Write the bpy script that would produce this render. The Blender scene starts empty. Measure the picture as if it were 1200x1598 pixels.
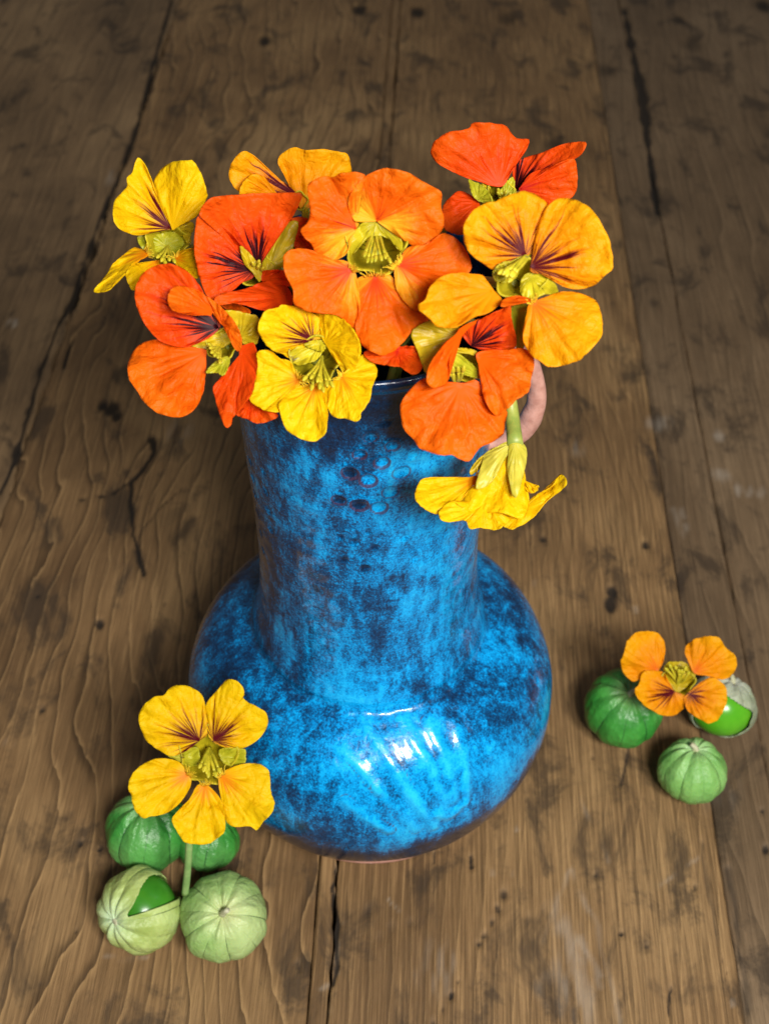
import bpy, math, random
import numpy as np
from mathutils import Vector, Matrix

# ------------------------------------------------------------------ camera, world, light
S = bpy.context.scene
COL = S.collection
PITCH = math.radians(46.0)
FPX = 2000.0                       # focal length in pixels of a 1200 x 1598 picture
CAM_H = 0.4534
cam_d = bpy.data.cameras.new('camera'); cam = bpy.data.objects.new('camera', cam_d); COL.objects.link(cam)
cam.location = (0, 0, CAM_H); cam.rotation_euler = (math.pi/2 - PITCH, 0, 0)
cam_d.sensor_fit = 'VERTICAL'; cam_d.sensor_height = 36; cam_d.lens = FPX/1598*36
cam_d.clip_start = 0.01; cam_d.clip_end = 50
cam_d.dof.use_dof = True; cam_d.dof.focus_distance = 0.375; cam_d.dof.aperture_fstop = 19
S.camera = cam
S.render.resolution_x = 768; S.render.resolution_y = 1024

world = bpy.data.worlds.new('World'); S.world = world; world.use_nodes = True
bg = world.node_tree.nodes['Background']
bg.inputs[0].default_value = (1.0, 0.96, 0.90, 1); bg.inputs[1].default_value = 0.10

def area(name, loc, target, sx, sy, power, col):
    d = bpy.data.lights.new(name, 'AREA'); d.shape = 'RECTANGLE'; d.size = sx; d.size_y = sy
    d.energy = power; d.color = col
    o = bpy.data.objects.new(name, d); COL.objects.link(o); o.location = loc
    o.rotation_euler = (Vector(target) - Vector(loc)).to_track_quat('-Z', 'Y').to_euler()
    return o
# daylight from a two-pane window behind and to the right of the photographer
area('window_light', (0.13, -0.33, 0.74), (0, 0.28, 0.10), 0.09, 0.17, 4.2, (1.0, 0.97, 0.92))
area('window_light', (0.295, -0.28, 0.74), (0, 0.28, 0.10), 0.15, 0.18, 6.4, (1.0, 0.97, 0.92))

vs = S.view_settings
vs.view_transform = 'Standard'; vs.look = 'None'; vs.gamma = 1; vs.exposure = 0.25
S.view_settings.use_curve_mapping = False

# ------------------------------------------------------------------ helpers
Fv = np.array((0, math.cos(PITCH), -math.sin(PITCH))); Uv = np.array((0, math.sin(PITCH), math.cos(PITCH)))
Rv = np.array((1.0, 0, 0)); CP = np.array((0, 0, CAM_H))
def ray(px, py):
    return Fv + (px-600)/FPX*Rv + (799-py)/FPX*Uv
def W(px, py, d):                                  # picture position + distance -> point of the place
    return CP + ray(px, py)*d
def Wa(P, d):
    P = np.asarray(P, float); d = np.asarray(d, float)
    return CP + d[:, None]*(Fv + ((P[:, 0]-600)/FPX)[:, None]*Rv + ((799-P[:, 1])/FPX)[:, None]*Uv)
def on_table(px, py, z=0.0):
    r = ray(px, py); return CP + r*((CAM_H-z)/-r[2])
def camdir(x, y, toward):
    v = x*Rv + y*Uv - toward*Fv; return Vector(v/np.linalg.norm(v))

def tag(o, label=None, cat=None, group=None, kind=None):
    if label: o['label'] = label
    if cat: o['category'] = cat
    if group: o['group'] = group
    if kind: o['kind'] = kind
    return o
def empty(name, loc):
    o = bpy.data.objects.new(name, None); COL.objects.link(o); o.location = loc; o.empty_display_size = .01
    return o
def mesh_obj(name, verts, faces, mat, parent=None, smooth=True, uv=None, attrs=None):
    """verts are world positions; the object is moved under its parent's origin"""
    verts = np.asarray(verts, float)
    off = np.array(parent_world(parent)) if parent else np.zeros(3)
    me = bpy.data.meshes.new(name)
    me.from_pydata((verts-off).tolist(), [], faces if isinstance(faces, list) else faces.tolist())
    if mat: me.materials.append(mat)
    if smooth: me.polygons.foreach_set('use_smooth', [True]*len(me.polygons))
    if uv is not None:
        l = me.uv_layers.new(name='UVMap'); idx = np.empty(len(me.loops), int); me.loops.foreach_get('vertex_index', idx)
        l.data.foreach_set('uv', np.asarray(uv, float)[idx].ravel())
    for k, a in (attrs or {}).items():
        at = me.attributes.new(k, 'FLOAT', 'POINT'); at.data.foreach_set('value', np.asarray(a, np.float32))
    me.update()
    o = bpy.data.objects.new(name, me); COL.objects.link(o)
    if parent: o.parent = parent
    return o
def parent_world(o):
    p = Vector((0, 0, 0))
    while o: p += o.location; o = o.parent
    return p
def grid_faces(n, m, wrap=False):
    """n rows of m verts"""
    i = np.arange(n-1)[:, None]; j = np.arange(m if wrap else m-1)[None, :]
    j2 = (j+1) % m
    a = i*m+j; b = i*m+j2; c = (i+1)*m+j2; d = (i+1)*m+j
    return np.stack([a, b, c, d], -1).reshape(-1, 4)
def catmull(P, n, closed=True):
    P = np.asarray(P, float); N = len(P)
    if closed:
        Q = np.vstack([P[-1], P, P[0], P[1]]); segs = N
    else:
        Q = np.vstack([2*P[0]-P[1], P, 2*P[-1]-P[-2]]); segs = N-1
    out = []
    dense = 16
    for s in range(segs):
        p0, p1, p2, p3 = Q[s], Q[s+1], Q[s+2], Q[s+3]
        for k in range(dense):
            t = k/dense
            out.append(.5*((2*p1)+(-p0+p2)*t+(2*p0-5*p1+4*p2-p3)*t*t+(-p0+3*p1-3*p2+p3)*t**3))
    out.append(P[0] if closed else P[-1]); out = np.array(out)
    L = np.concatenate([[0], np.cumsum(np.linalg.norm(np.diff(out, axis=0), axis=1))])
    q = np.linspace(0, L[-1], n, endpoint=not closed)
    return np.stack([np.interp(q, L, out[:, k]) for k in range(out.shape[1])], 1)
def tube(pts, radii, seg=10, n=None):
    """verts/faces of a tapered tube along points"""
    pts = np.asarray(pts, float); radii = np.asarray(radii, float)
    if n:
        t0 = np.linspace(0, 1, len(radii)); pts = catmull(pts, n, False); radii = np.interp(np.linspace(0, 1, n), t0, radii)
    V = []; up = np.array((.31, .2, .93))
    for i, p in enumerate(pts):
        t = pts[min(i+1, len(pts)-1)]-pts[max(i-1, 0)]; t = t/(np.linalg.norm(t)+1e-12)
        a = np.cross(t, up); a /= np.linalg.norm(a)+1e-12; b = np.cross(t, a); up = np.cross(a, t)
        for k in range(seg):
            c = 2*math.pi*k/seg; V.append(p+radii[i]*(math.cos(c)*a+math.sin(c)*b))
    F = grid_faces(len(pts), seg, True).tolist()
    F.append(list(range(seg))[::-1]); F.append([(len(pts)-1)*seg+k for k in range(seg)])
    return V, F
def merge(parts):
    V = []; F = []
    for v, f in parts:
        o = len(V); V += [tuple(x) for x in v]; F += [[i+o for i in q] for q in f]
    return V, F
def vnoise(x, y, seed=0):
    """smooth 2-D value noise in numpy, -1..1"""
    x = np.asarray(x, float); y = np.asarray(y, float)
    xi = np.floor(x).astype(int); yi = np.floor(y).astype(int); fx = x-xi; fy = y-yi
    fx = fx*fx*(3-2*fx); fy = fy*fy*(3-2*fy)
    def h(a, b):
        n = (a*374761393+b*668265263+seed*1442695041) & 0x7fffffff
        n = ((n ^ (n >> 13))*1274126177) & 0x7fffffff
        return ((n ^ (n >> 16)) & 0xffff)/32767.5-1
    return (h(xi, yi)*(1-fx)+h(xi+1, yi)*fx)*(1-fy)+(h(xi, yi+1)*(1-fx)+h(xi+1, yi+1)*fx)*fy

# ------------------------------------------------------------------ material nodes
class NT:
    def __init__(self, name):
        self.m = bpy.data.materials.new(name); self.m.use_nodes = True
        self.t = self.m.node_tree; self.t.nodes.clear()
        self.out = self.n('ShaderNodeOutputMaterial')
    def n(self, typ, **kw):
        o = self.t.nodes.new(typ)
        for k, v in kw.items(): setattr(o, k, v)
        return o
    def set(self, sock, v):
        if hasattr(v, 'is_output') or isinstance(v, bpy.types.NodeSocket): self.t.links.new(v, sock)
        elif isinstance(v, (int, float)): sock.default_value = v
        else:
            v = tuple(v)
            if sock.type == 'RGBA' and len(v) == 3: v = v+(1,)
            sock.default_value = v
    def math(self, op, a, b=0.0, c=None, clamp=False):
        o = self.n('ShaderNodeMath', operation=op, use_clamp=clamp)
        self.set(o.inputs[0], a); self.set(o.inputs[1], b)
        if c is not None: self.set(o.inputs[2], c)
        return o.outputs[0]
    def mix(self, f, a, b, blend='MIX'):
        o = self.n('ShaderNodeMix', data_type='RGBA', blend_type=blend)
        self.set(o.inputs[0], f); self.set(o.inputs[6], a); self.set(o.inputs[7], b)
        return o.outputs[2]
    def noise(self, vec, scale, detail=3.0, rough=.55, dist=0.0, w=None):
        o = self.n('ShaderNodeTexNoise', noise_dimensions='4D' if w is not None else '3D')
        self.set(o.inputs['Vector'], vec); self.set(o.inputs['Scale'], scale); self.set(o.inputs['Detail'], detail)
        self.set(o.inputs['Roughness'], rough); self.set(o.inputs['Distortion'], dist)
        if w is not None: self.set(o.inputs['W'], w)
        return o.outputs[0]
    def ramp(self, f, stops, interp='LINEAR'):
        o = self.n('ShaderNodeValToRGB'); o.color_ramp.interpolation = interp
        e = o.color_ramp.elements
        while len(e) < len(stops): e.new(.5)
        for k, (p, c) in enumerate(stops):
            e[k].position = p; e[k].color = tuple(c)+(1,) if len(c) == 3 else c
        self.set(o.inputs[0], f); return o.outputs[0]
    def sstep(self, x, a, b):
        o = self.n('ShaderNodeMapRange', interpolation_type='SMOOTHSTEP')
        self.set(o.inputs[0], x); self.set(o.inputs[1], a); self.set(o.inputs[2], b); return o.outputs[0]
    def mapv(self, vec, scale=(1, 1, 1), loc=(0, 0, 0), rot=(0, 0, 0)):
        o = self.n('ShaderNodeMapping'); self.set(o.inputs[0], vec); o.inputs[1].default_value = loc
        o.inputs[2].default_value = rot; o.inputs[3].default_value = scale; return o.outputs[0]
    def obj(self): return self.n('ShaderNodeTexCoord').outputs['Object']
    def uv(self):
        o = self.n('ShaderNodeSeparateXYZ'); self.set(o.inputs[0], self.n('ShaderNodeTexCoord').outputs['UV']); return o.outputs[0], o.outputs[1]
    def comb(self, x, y, z=0.0):
        o = self.n('ShaderNodeCombineXYZ'); self.set(o.inputs[0], x); self.set(o.inputs[1], y); self.set(o.inputs[2], z); return o.outputs[0]
    def attr(self, name): return self.n('ShaderNodeAttribute', attribute_name=name).outputs['Fac']
    def rnd(self): return self.n('ShaderNodeObjectInfo').outputs['Random']
    def bump(self, h, strength=.3, dist=.001):
        o = self.n('ShaderNodeBump'); self.set(o.inputs['Height'], h); self.set(o.inputs['Strength'], strength)
        self.set(o.inputs['Distance'], dist); return o.outputs[0]
    def bsdf(self, col, rough=.5, normal=None, spec=.5, coat=0, coat_rough=.05, sheen=0, sss=0):
        o = self.n('ShaderNodeBsdfPrincipled'); self.set(o.inputs['Base Color'], col); self.set(o.inputs['Roughness'], rough)
        self.set(o.inputs['Specular IOR Level'], spec); self.set(o.inputs['Coat Weight'], coat); self.set(o.inputs['Coat Roughness'], coat_rough)
        if normal is not None: self.set(o.inputs['Normal'], normal)
        if sheen: self.set(o.inputs['Sheen Weight'], sheen)
        if sss:
            self.set(o.inputs['Subsurface Weight'], sss); self.set(o.inputs['Subsurface Scale'], .003)
            o.inputs['Subsurface Radius'].default_value = (1, .6, .2)
        return o
    def done(self, sh):
        self.t.links.new(sh.outputs[0] if hasattr(sh, 'outputs') else sh, self.out.inputs[0]); return self.m

def petal_material(name, base, edge, veinc, guide, blotch, guide_len=.55, blotch_len=.0, yellow_sides=0.0, transl=.34):
    """u = angle about the petal's base, v = distance from the base (1 = tip)"""
    t = NT(name); u, v = t.uv(); r = t.rnd()
    w = t.math('MULTIPLY', r, 37.0)
    wn = t.noise(t.obj(), 160, 2.0, .5, 0, w)
    ang = t.math('ADD', u, t.math('MULTIPLY', t.math('SUBTRACT', wn, .5), t.math('MULTIPLY', v, .05)))
    line = t.noise(t.comb(t.math('MULTIPLY', ang, 74.0), t.math('MULTIPLY', v, .9), 0), 1.0, 2.0, .6, 0, w)
    fine = t.noise(t.comb(t.math('MULTIPLY', ang, 60.0), t.math('MULTIPLY', v, 2.5), 3.0), 1.0, 2.0, .6, 0, w)
    blot = t.noise(t.comb(t.math('MULTIPLY', ang, 5.0), t.math('MULTIPLY', v, 3.5), 7.0), 1.0, 4.0, .6, .6, w)
    edgef = t.sstep(t.math('ADD', v, t.math('MULTIPLY', t.math('SUBTRACT', blot, .5), .7)), .45, 1.05)
    c = t.mix(edgef, base, edge)
    c = t.mix(t.math('MULTIPLY', t.sstep(fine, .52, .70), t.math('SUBTRACT', .45, t.math('MULTIPLY', v, .25))), c, veinc)
    if yellow_sides:
        au = t.math('ABSOLUTE', t.math('SUBTRACT', u, .5))
        ys = t.math('MULTIPLY', t.sstep(t.math('ADD', au, t.math('MULTIPLY', t.math('SUBTRACT', fine, .5), .22)), .08, .20), t.sstep(t.math('ADD', v, t.math('MULTIPLY', t.math('SUBTRACT', line, .5), .5)), .85, .35))
        c = t.mix(t.math('MULTIPLY', ys, yellow_sides), c, (.93, .50, .02))
    if blotch_len:
        au = t.math('ABSOLUTE', t.math('SUBTRACT', u, .5))
        b = t.math('SUBTRACT', t.math('SUBTRACT', t.math('ADD', blotch_len, t.math('MULTIPLY', t.math('SUBTRACT', line, .5), .9)), v), t.math('MULTIPLY', au, 1.1))
        c = t.mix(t.math('MULTIPLY', t.sstep(b, -.10, .28), .85), c, blotch)
    if guide_len:
        au = t.math('ABSOLUTE', t.math('SUBTRACT', u, .5))
        g = t.math('ADD', t.math('SUBTRACT', t.math('MULTIPLY', t.math('SUBTRACT', line, .5), 1.9), v), t.math('SUBTRACT', guide_len, t.math('MULTIPLY', au, 1.6)))
        hal = t.sstep(g, -.25, .25)
        c = t.mix(t.math('MULTIPLY', hal, .75), c, blotch)
        c = t.mix(t.sstep(g, .0, .16), c, guide)
    crin = t.noise(t.obj(), 420, 3.0, .6, .8, w); crin2 = t.noise(t.obj(), 170, 2.0, .5, .5, w)
    h = t.math('ADD', t.math('MULTIPLY', fine, .32), t.math('ADD', t.math('MULTIPLY', line, .40), t.math('ADD', t.math('MULTIPLY', crin, .9), t.math('MULTIPLY', crin2, 2.2))))
    h = t.math('MULTIPLY', t.math('SUBTRACT', h, 1.91), t.sstep(v, .12, .50))
    nrm = t.bump(h, .55, .0015)
    p = t.bsdf(c, .48, nrm, .16)
    tr = t.n('ShaderNodeBsdfTranslucent'); t.set(tr.inputs[0], c); t.set(tr.inputs['Normal'], nrm)
    mx = t.n('ShaderNodeMixShader'); mx.inputs[0].default_value = transl
    t.t.links.new(p.outputs[0], mx.inputs[1]); t.t.links.new(tr.outputs[0], mx.inputs[2])
    return t.done(mx)

MAROON = (.105, .002, .008); CRIM = (.50, .030, .004)
YEL = dict(base=(.90, .57, .002), edge=(.94, .64, .004), veinc=(.84, .42, .002))
AMB = dict(base=(.88, .33, .002), edge=(.92, .44, .003), veinc=(.80, .22, .002))
ORA = dict(base=(.86, .13, .002), edge=(.90, .18, .004), veinc=(.74, .075, .002))
RED = dict(base=(.84, .075, .003), edge=(.88, .115, .004), veinc=(.66, .030, .003))
M = {}
for key, c in (('yellow', YEL), ('amber', AMB), ('orange', ORA), ('red', RED)):
    deep = {'yellow': (.82, .20, .003), 'amber': (.80, .13, .003), 'orange': (.66, .022, .004), 'red': (.55, .010, .012)}[key]
    M[key+'_upper'] = petal_material(key+'_petal_guided', guide={'orange': (.42, .006, .006), 'red': (.035, .002, .006)}.get(key, MAROON), blotch=CRIM if key in ('yellow', 'amber') else deep, guide_len=.46 if key != 'orange' else .22, **c)
    M[key+'_lower'] = petal_material(key+'_petal_blotched', guide=MAROON, blotch=deep, guide_len=0, blotch_len=.36, **c)
    M[key+'_plain'] = petal_material(key+'_petal_plain', guide=MAROON, blotch=deep, guide_len=0, blotch_len=0, **c)
M['orange_sides'] = petal_material('orange_petal_yellow_sides', guide=(.40, .006, .006), blotch=(.66, .03, .004), guide_len=.12, yellow_sides=.95, **ORA)
M['orange_lower_sides'] = petal_material('orange_petal_lower_sides', guide=MAROON, blotch=(.70, .035, .004), guide_len=0, blotch_len=.35, yellow_sides=.7, **ORA)

def sepal_material(name, a, b, lines=.6):
    t = NT(name); u, v = t.uv(); w = t.math('MULTIPLY', t.rnd(), 11.0)
    l = t.noise(t.comb(t.math('MULTIPLY', u, 34.0), t.math('MULTIPLY', v, 1.2), 0), 1.0, 2.0, .5, 0, w)
    g = t.noise(t.comb(t.math('MULTIPLY', u, 4.0), t.math('MULTIPLY', v, 3.0), 4.0), 1.0, 3.0, .5, 0, w)
    c = t.mix(t.sstep(g, .3, .7), a, b)
    c = t.mix(t.math('MULTIPLY', t.sstep(l, .58, .66), lines), c, (.10, .06, .004))
    nrm = t.bump(t.math('ADD', l, g), .4, .0008)
    p = t.bsdf(c, .4, nrm, .4)
    tr = t.n('ShaderNodeBsdfTranslucent'); t.set(tr.inputs[0], c)
    mx = t.n('ShaderNodeMixShader'); mx.inputs[0].default_value = .3
    t.t.links.new(p.outputs[0], mx.inputs[1]); t.t.links.new(tr.outputs[0], mx.inputs[2])
    return t.done(mx)
M['calyx'] = sepal_material('yellow_green_calyx', (.50, .42, .010), (.72, .60, .02), .8)
M['sepal'] = sepal_material('olive_sepal', (.50, .36, .008), (.70, .52, .012), .35)
M['sepal_pale'] = sepal_material('pale_yellow_green_sepal', (.58, .52, .04), (.80, .70, .09), .25)
M['sepal_green'] = sepal_material('green_sepal', (.42, .42, .012), (.62, .57, .03), .3)
def plain(name, a, b, rough=.5, scale=300, spec=.5, bumpv=.2, sss=0):
    t = NT(name); n = t.noise(t.obj(), scale, 3.0, .6)
    return t.done(t.bsdf(t.mix(t.sstep(n, .3, .7), a, b), rough, t.bump(n, bumpv, .0006), spec, sss=sss))
M['stamen'] = plain('stamen_yellow_green', (.42, .38, .015), (.66, .55, .03), .45)
M['fringe'] = plain('fringe_yellow', (.85, .58, .02), (.92, .68, .05), .5)
M['stem'] = plain('stem_green', (.22, .30, .05), (.42, .42, .08), .45, 200)
M['clay'] = plain('pink_clay', (.42, .20, .155), (.56, .30, .24), .55, 260, .4, .5)

# ------------------------------------------------------------------ table of old planks
VP = (720, -1280)
_d = ray(*VP); PHI = math.atan2(_d[0], _d[1])
def st(p): return p[0]*math.cos(PHI)-p[1]*math.sin(PHI), p[0]*math.sin(PHI)+p[1]*math.cos(PHI)
def st_px(px, py): return st(on_table(px, py))
J0 = st_px(100, 520)[0]                 # long crack on the left
J1 = st_px(500, 1333)[0]; J1b = st_px(528, 1333)[0]   # filler strip in front of the vase
J2 = st_px(1046, 843)[0]
J3 = st_px(1190, 1170)[0]
T0, T1 = .02, 1.75
# marks: dark cracks and holes, one painted patch of shade, pale scuffs (picture positions laid on the table top)
cracks = [
 ([(236, 682), (240, 705), (228, 728), (204, 748), (205, 790), (208, 830), (216, 868), (224, 896)], .0016, 1.0),
 ([(204, 748), (178, 768), (150, 775), (118, 782)], .0011, .8),
 ([(214, 858), (222, 822), (248, 792), (282, 764)], .0010, .7),
 ([(974, 15), (985, 70), (1003, 150), (1012, 230), (1025, 330)], .0042, 1.0),
 ([(0, 772), (22, 720), (45, 640), (62, 585), (84, 522), (112, 470), (130, 415), (160, 330), (190, 262), (215, 190), (250, 60), (268, 0)], .0021, .95),
 ([(100, 575), (106, 545), (115, 528)], .0022, .9),
 ([(1093, 1313), (1108, 1400), (1125, 1490), (1136, 1520)], .0010, .55),
 ([(1137, 1357), (1147, 1420), (1156, 1500), (1168, 1577)], .0015, .55),
 ([(980, 1170), (972, 1225)], .0007, .7),
 ([(522, 1345), (524, 1370), (519, 1385), (521, 1410), (527, 1440), (526, 1470), (525, 1510), (520, 1535)], .0009, 1.0),
 ([(985, 560), (1010, 690), (1046, 843), (1075, 980)], .0035, .28),
 ([(1048, 1540), (1043, 1590)], .0005, .8), ([(735, 1340), (737, 1352)], .0008, .9),
 ([(464, 1505), (464, 1515)], .0006, .8), ([(677, 1325), (676, 1345)], .0006, .7),
]
holes_shade = [(175, 636, 12, 1), (160, 632, 10, .8), (183, 648, 9, 1), (155, 972, 8, 1), (954, 922, 9, 1), (952, 942, 11, 1), (1007, 850, 6, .9),
 (848, 842, 5, .8), (413, 62, 12, .9), (562, 14, 13, 1), (652, 18, 13, .9), (790, 28, 16, .6), (1190, 8, 16, .8), (1080, 70, 20, .5), (945, 110, 18, .5),
 (66, 1105, 5, .8), (126, 1313, 4, .8), (155, 1324, 4, .8), (735, 1350, 4, .9), (787, 1398, 6, .7), (777, 1418, 5, .7), (767, 1438, 5, .7), (755, 1458, 5, .7), (749, 1475, 5, .8),
 (703, 1553, 5, 1), (690, 1574, 4, .6), (931, 1368, 4, .6), (971, 1456, 4, 1), (1087, 1387, 4, .8), (1194, 1325, 6, .9), (1187, 1263, 4, .8), (713, 1534, 4, .6), (675, 1594, 5, .7),
 (925, 1180, 4, .5), (1060, 30, 12, .5), (866, 225, 22, .55), (700, 290, 25, .3), (300, 150, 14, .3), (130, 410, 9, .6), (45, 640, 8, .6), (640, 1440, 8, .35), (575, 1420, 9, .35), (610, 1450, 9, .3), (592, 1465, 7, .3), (120, 1450, 3, .7), (1010, 1480, 3, .7), (830, 1080, 5, .6), (890, 1010, 3, .6), (905, 480, 8, .5), (1020, 470, 10, .5), (1140, 700, 8, .4), (60, 930, 4, .6), (258, 940, 4, .5)]  # the large faint patch behind the bunch is shade painted on the wood
scuffs = [(20, 505, 7, 1.0), (178, 276, 11, .45), (1122, 680, 7, .5), (1020, 660, 10, .45), (1040, 658, 8, .35), (1118, 738, 8, .45), (1150, 765, 9, .5), (1165, 766, 8, .5), (1188, 770, 8, .5), (1130, 742, 8, .35),
 (1068, 800, 7, .3), (1070, 820, 6, .3), (280, 672, 18, .25), (900, 700, 10, .25), (830, 908, 5, .5), (620, 1412, 4, .4), (680, 1510, 26, .22), (700, 1500, 20, .22), (12, 1160, 8, .4), (770, 1360, 4, .5),
 (880, 1450, 14, .32), (895, 1480, 22, .34), (890, 1530, 24, .36), (905, 1565, 26, .34), (855, 1545, 16, .3), (930, 1580, 18, .25), (860, 1420, 12, .22), (1142, 1562, 3, .9), (990, 950, 4, .3), (805, 1293, 3, .5), (1120, 1235, 30, .12)]
scratches = [([(800, 1365), (812, 1395), (825, 1425)], .0005, .6), ([(1018, 1390), (1055, 1362), (1090, 1335)], .0005, .4), ([(605, 1400), (622, 1420)], .0005, .5), ([(165, 1490), (200, 1496), (230, 1497)], .0005, .35),
 ([(528, 1432), (524, 1438), (532, 1440)], .0008, .8), ([(526, 1465), (529, 1475), (524, 1500)], .0006, .6), ([(492, 1540), (503, 1538), (520, 1536), (526, 1520)], .0007, .8), ([(497, 1585), (512, 1582), (521, 1570)], .0006, .6), ([(1050, 795), (1065, 830)], .0012, .4),
 ([(890, 1358), (933, 1450), (945, 1500), (960, 1560), (968, 1595)], .0008, .35), ([(908, 1462), (925, 1500), (935, 1540)], .0009, .45), ([(886, 1500), (902, 1461), (920, 1490), (935, 1520)], .0010, .5), ([(889, 1358), (865, 1410), (845, 1470)], .0008, .35), ([(905, 1250), (935, 1310), (950, 1345)], .0007, .3)]
def px_scale(px, py):                   # metres across one picture pixel on the table there
    r = ray(px, py); return (CAM_H/-r[2])/FPX
def seg_dist(s, t, pts):
    d = np.full(s.shape, 9.0)
    P = [st_px(*p) for p in pts]
    for (a, b), (c, e) in zip(P[:-1], P[1:]):
        vx, vy = c-a, e-b; L = vx*vx+vy*vy+1e-12
        k = np.clip(((s-a)*vx+(t-b)*vy)/L, 0, 1)
        d = np.minimum(d, np.hypot(s-a-k*vx, t-b-k*vy))
    return d
def table_marks(s, t):
    crack = np.zeros(s.shape); pale = np.zeros(s.shape)
    js = s+.0007*vnoise(s*180, t*180, 3); jt = t+.0012*vnoise(s*150, t*150, 4)
    for pts, w, a in cracks:
        ww = w*(.85+.65*vnoise(t*70, s*40, 9))
        crack = np.maximum(crack, a*np.clip(1.25-seg_dist(js, jt, pts)/np.maximum(ww, .0003), 0, 1))
    for x, y, r, a in holes_shade:
        c = st_px(x, y); rr = r*px_scale(x, y); stretch = 1.0
        d = np.hypot(js-c[0], (jt-c[1])/1.5)/rr
        crack = np.maximum(crack, a*np.clip(1.5-d*1.1, 0, 1))  # this mask also carries the painted patch of shade
    for x, y, r, a in scuffs:
        c = st_px(x, y); rr = r*px_scale(x, y)
        d = np.hypot(js-c[0], (jt-c[1])/1.4)/rr
        pale = np.maximum(pale, .7*a*np.clip(1.6-d, 0, 1)*np.clip(.5+1.1*vnoise(s*420, t*110, 5), 0, 1))
    for pts, w, a in scratches:
        pale = np.maximum(pale, .55*a*np.clip(1.2-seg_dist(js, jt, pts)/(w*1.6), 0, 1)*np.clip(.6+.9*vnoise(s*300, t*120, 15), 0, 1))
    return crack, pale

def wood_material(name, tones, ring_scale, ring_amt, wob, fine_amt=.5, seed=0.0):
    t = NT(name); g = t.n('ShaderNodeTexCoord').outputs['UV']     # u across the plank, v along it (metres)
    sep = t.n('ShaderNodeSeparateXYZ'); t.set(sep.inputs[0], g); u, v = sep.outputs[0], sep.outputs[1]
    n1 = t.noise(t.comb(t.math('MULTIPLY', u, 9.0), t.math('MULTIPLY', v, 3.2), seed), 1.0, 3.0, .5, .3)
    n2 = t.noise(t.comb(t.math('MULTIPLY', u, 60.0), t.math('MULTIPLY', v, 14.0), seed+4), 1.0, 3.0, .55)
    q = t.math('ADD', u, t.math('ADD', t.math('MULTIPLY', t.math('SUBTRACT', n1, .5), wob), t.math('MULTIPLY', t.math('SUBTRACT', n2, .5), wob*.085)))
    grime0 = t.noise(t.comb(t.math('MULTIPLY', u, 30.0), t.math('MULTIPLY', v, 12.0), seed+31), 1.0, 3.0, .6)
    saw = t.math('FRACT', t.math('MULTIPLY', q, ring_scale))
    ringd = t.math('MULTIPLY', t.sstep(saw, .70, .98), t.sstep(grime0, .25, .6)); ringl = t.sstep(saw, .16, .0)
    fine = t.noise(t.comb(t.math('MULTIPLY', u, 900.0), t.math('MULTIPLY', v, 22.0), seed+9), 1.0, 3.0, .6)
    fib = t.noise(t.comb(t.math('MULTIPLY', u, 2600.0), t.math('MULTIPLY', v, 120.0), seed+2), 1.0, 2.0, .6)
    big = t.noise(t.comb(t.math('MULTIPLY', u, 14.0), t.math('MULTIPLY', v, 7.0), seed+6), 1.0, 4.0, .6, .4)
    grime = t.noise(t.comb(t.math('MULTIPLY', u, 45.0), t.math('MULTIPLY', v, 26.0), seed+15), 1.0, 5.0, .65, .5)
    c = t.ramp(big, [(.28, tones[0]), (.5, tones[1]), (.72, tones[2])])
    c = t.mix(t.math('MULTIPLY', t.sstep(fine, .42, .72), fine_amt), c, tuple(x*.45 for x in tones[1]))
    c = t.mix(t.math('MULTIPLY', t.sstep(fine, .50, .25), fine_amt*.55), c, tuple(min(1, x*1.5) for x in tones[2]))
    c = t.mix(t.math('MULTIPLY', ringd, ring_amt), c, tuple(x*.34 for x in tones[0]))
    c = t.mix(t.math('MULTIPLY', ringl, ring_amt*.55), c, tuple(min(1, x*1.45) for x in tones[2]))
    c = t.mix(t.math('MULTIPLY', t.sstep(grime, .50, .66), .74), c, (.040, .027, .017))
    c = t.mix(t.math('MULTIPLY', t.sstep(fib, .60, .75), .30), c, (.05, .032, .018))
    pale = t.attr('pale'); crack = t.attr('crack')
    c = t.mix(t.math('MULTIPLY', pale, .9), c, (.52, .47, .40))
    c = t.mix(t.math('MULTIPLY', t.sstep(t.math('ADD', crack, t.math('MULTIPLY', t.math('SUBTRACT', grime, .5), .5)), .05, .85), .93), c, (.010, .007, .005))
    h = t.math('ADD', t.math('MULTIPLY', saw, -.9*ring_amt), t.math('ADD', t.math('MULTIPLY', fine, -.5), t.math('ADD', t.math('MULTIPLY', fib, -.25), t.math('MULTIPLY', grime, -.5))))
    rough = t.math('ADD', .40, t.math('ADD', t.math('MULTIPLY', grime, .25), t.math('MULTIPLY', crack, .4)), clamp=True)
    return t.done(t.bsdf(c, rough, t.bump(h, .9, .0013), .38))

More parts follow.
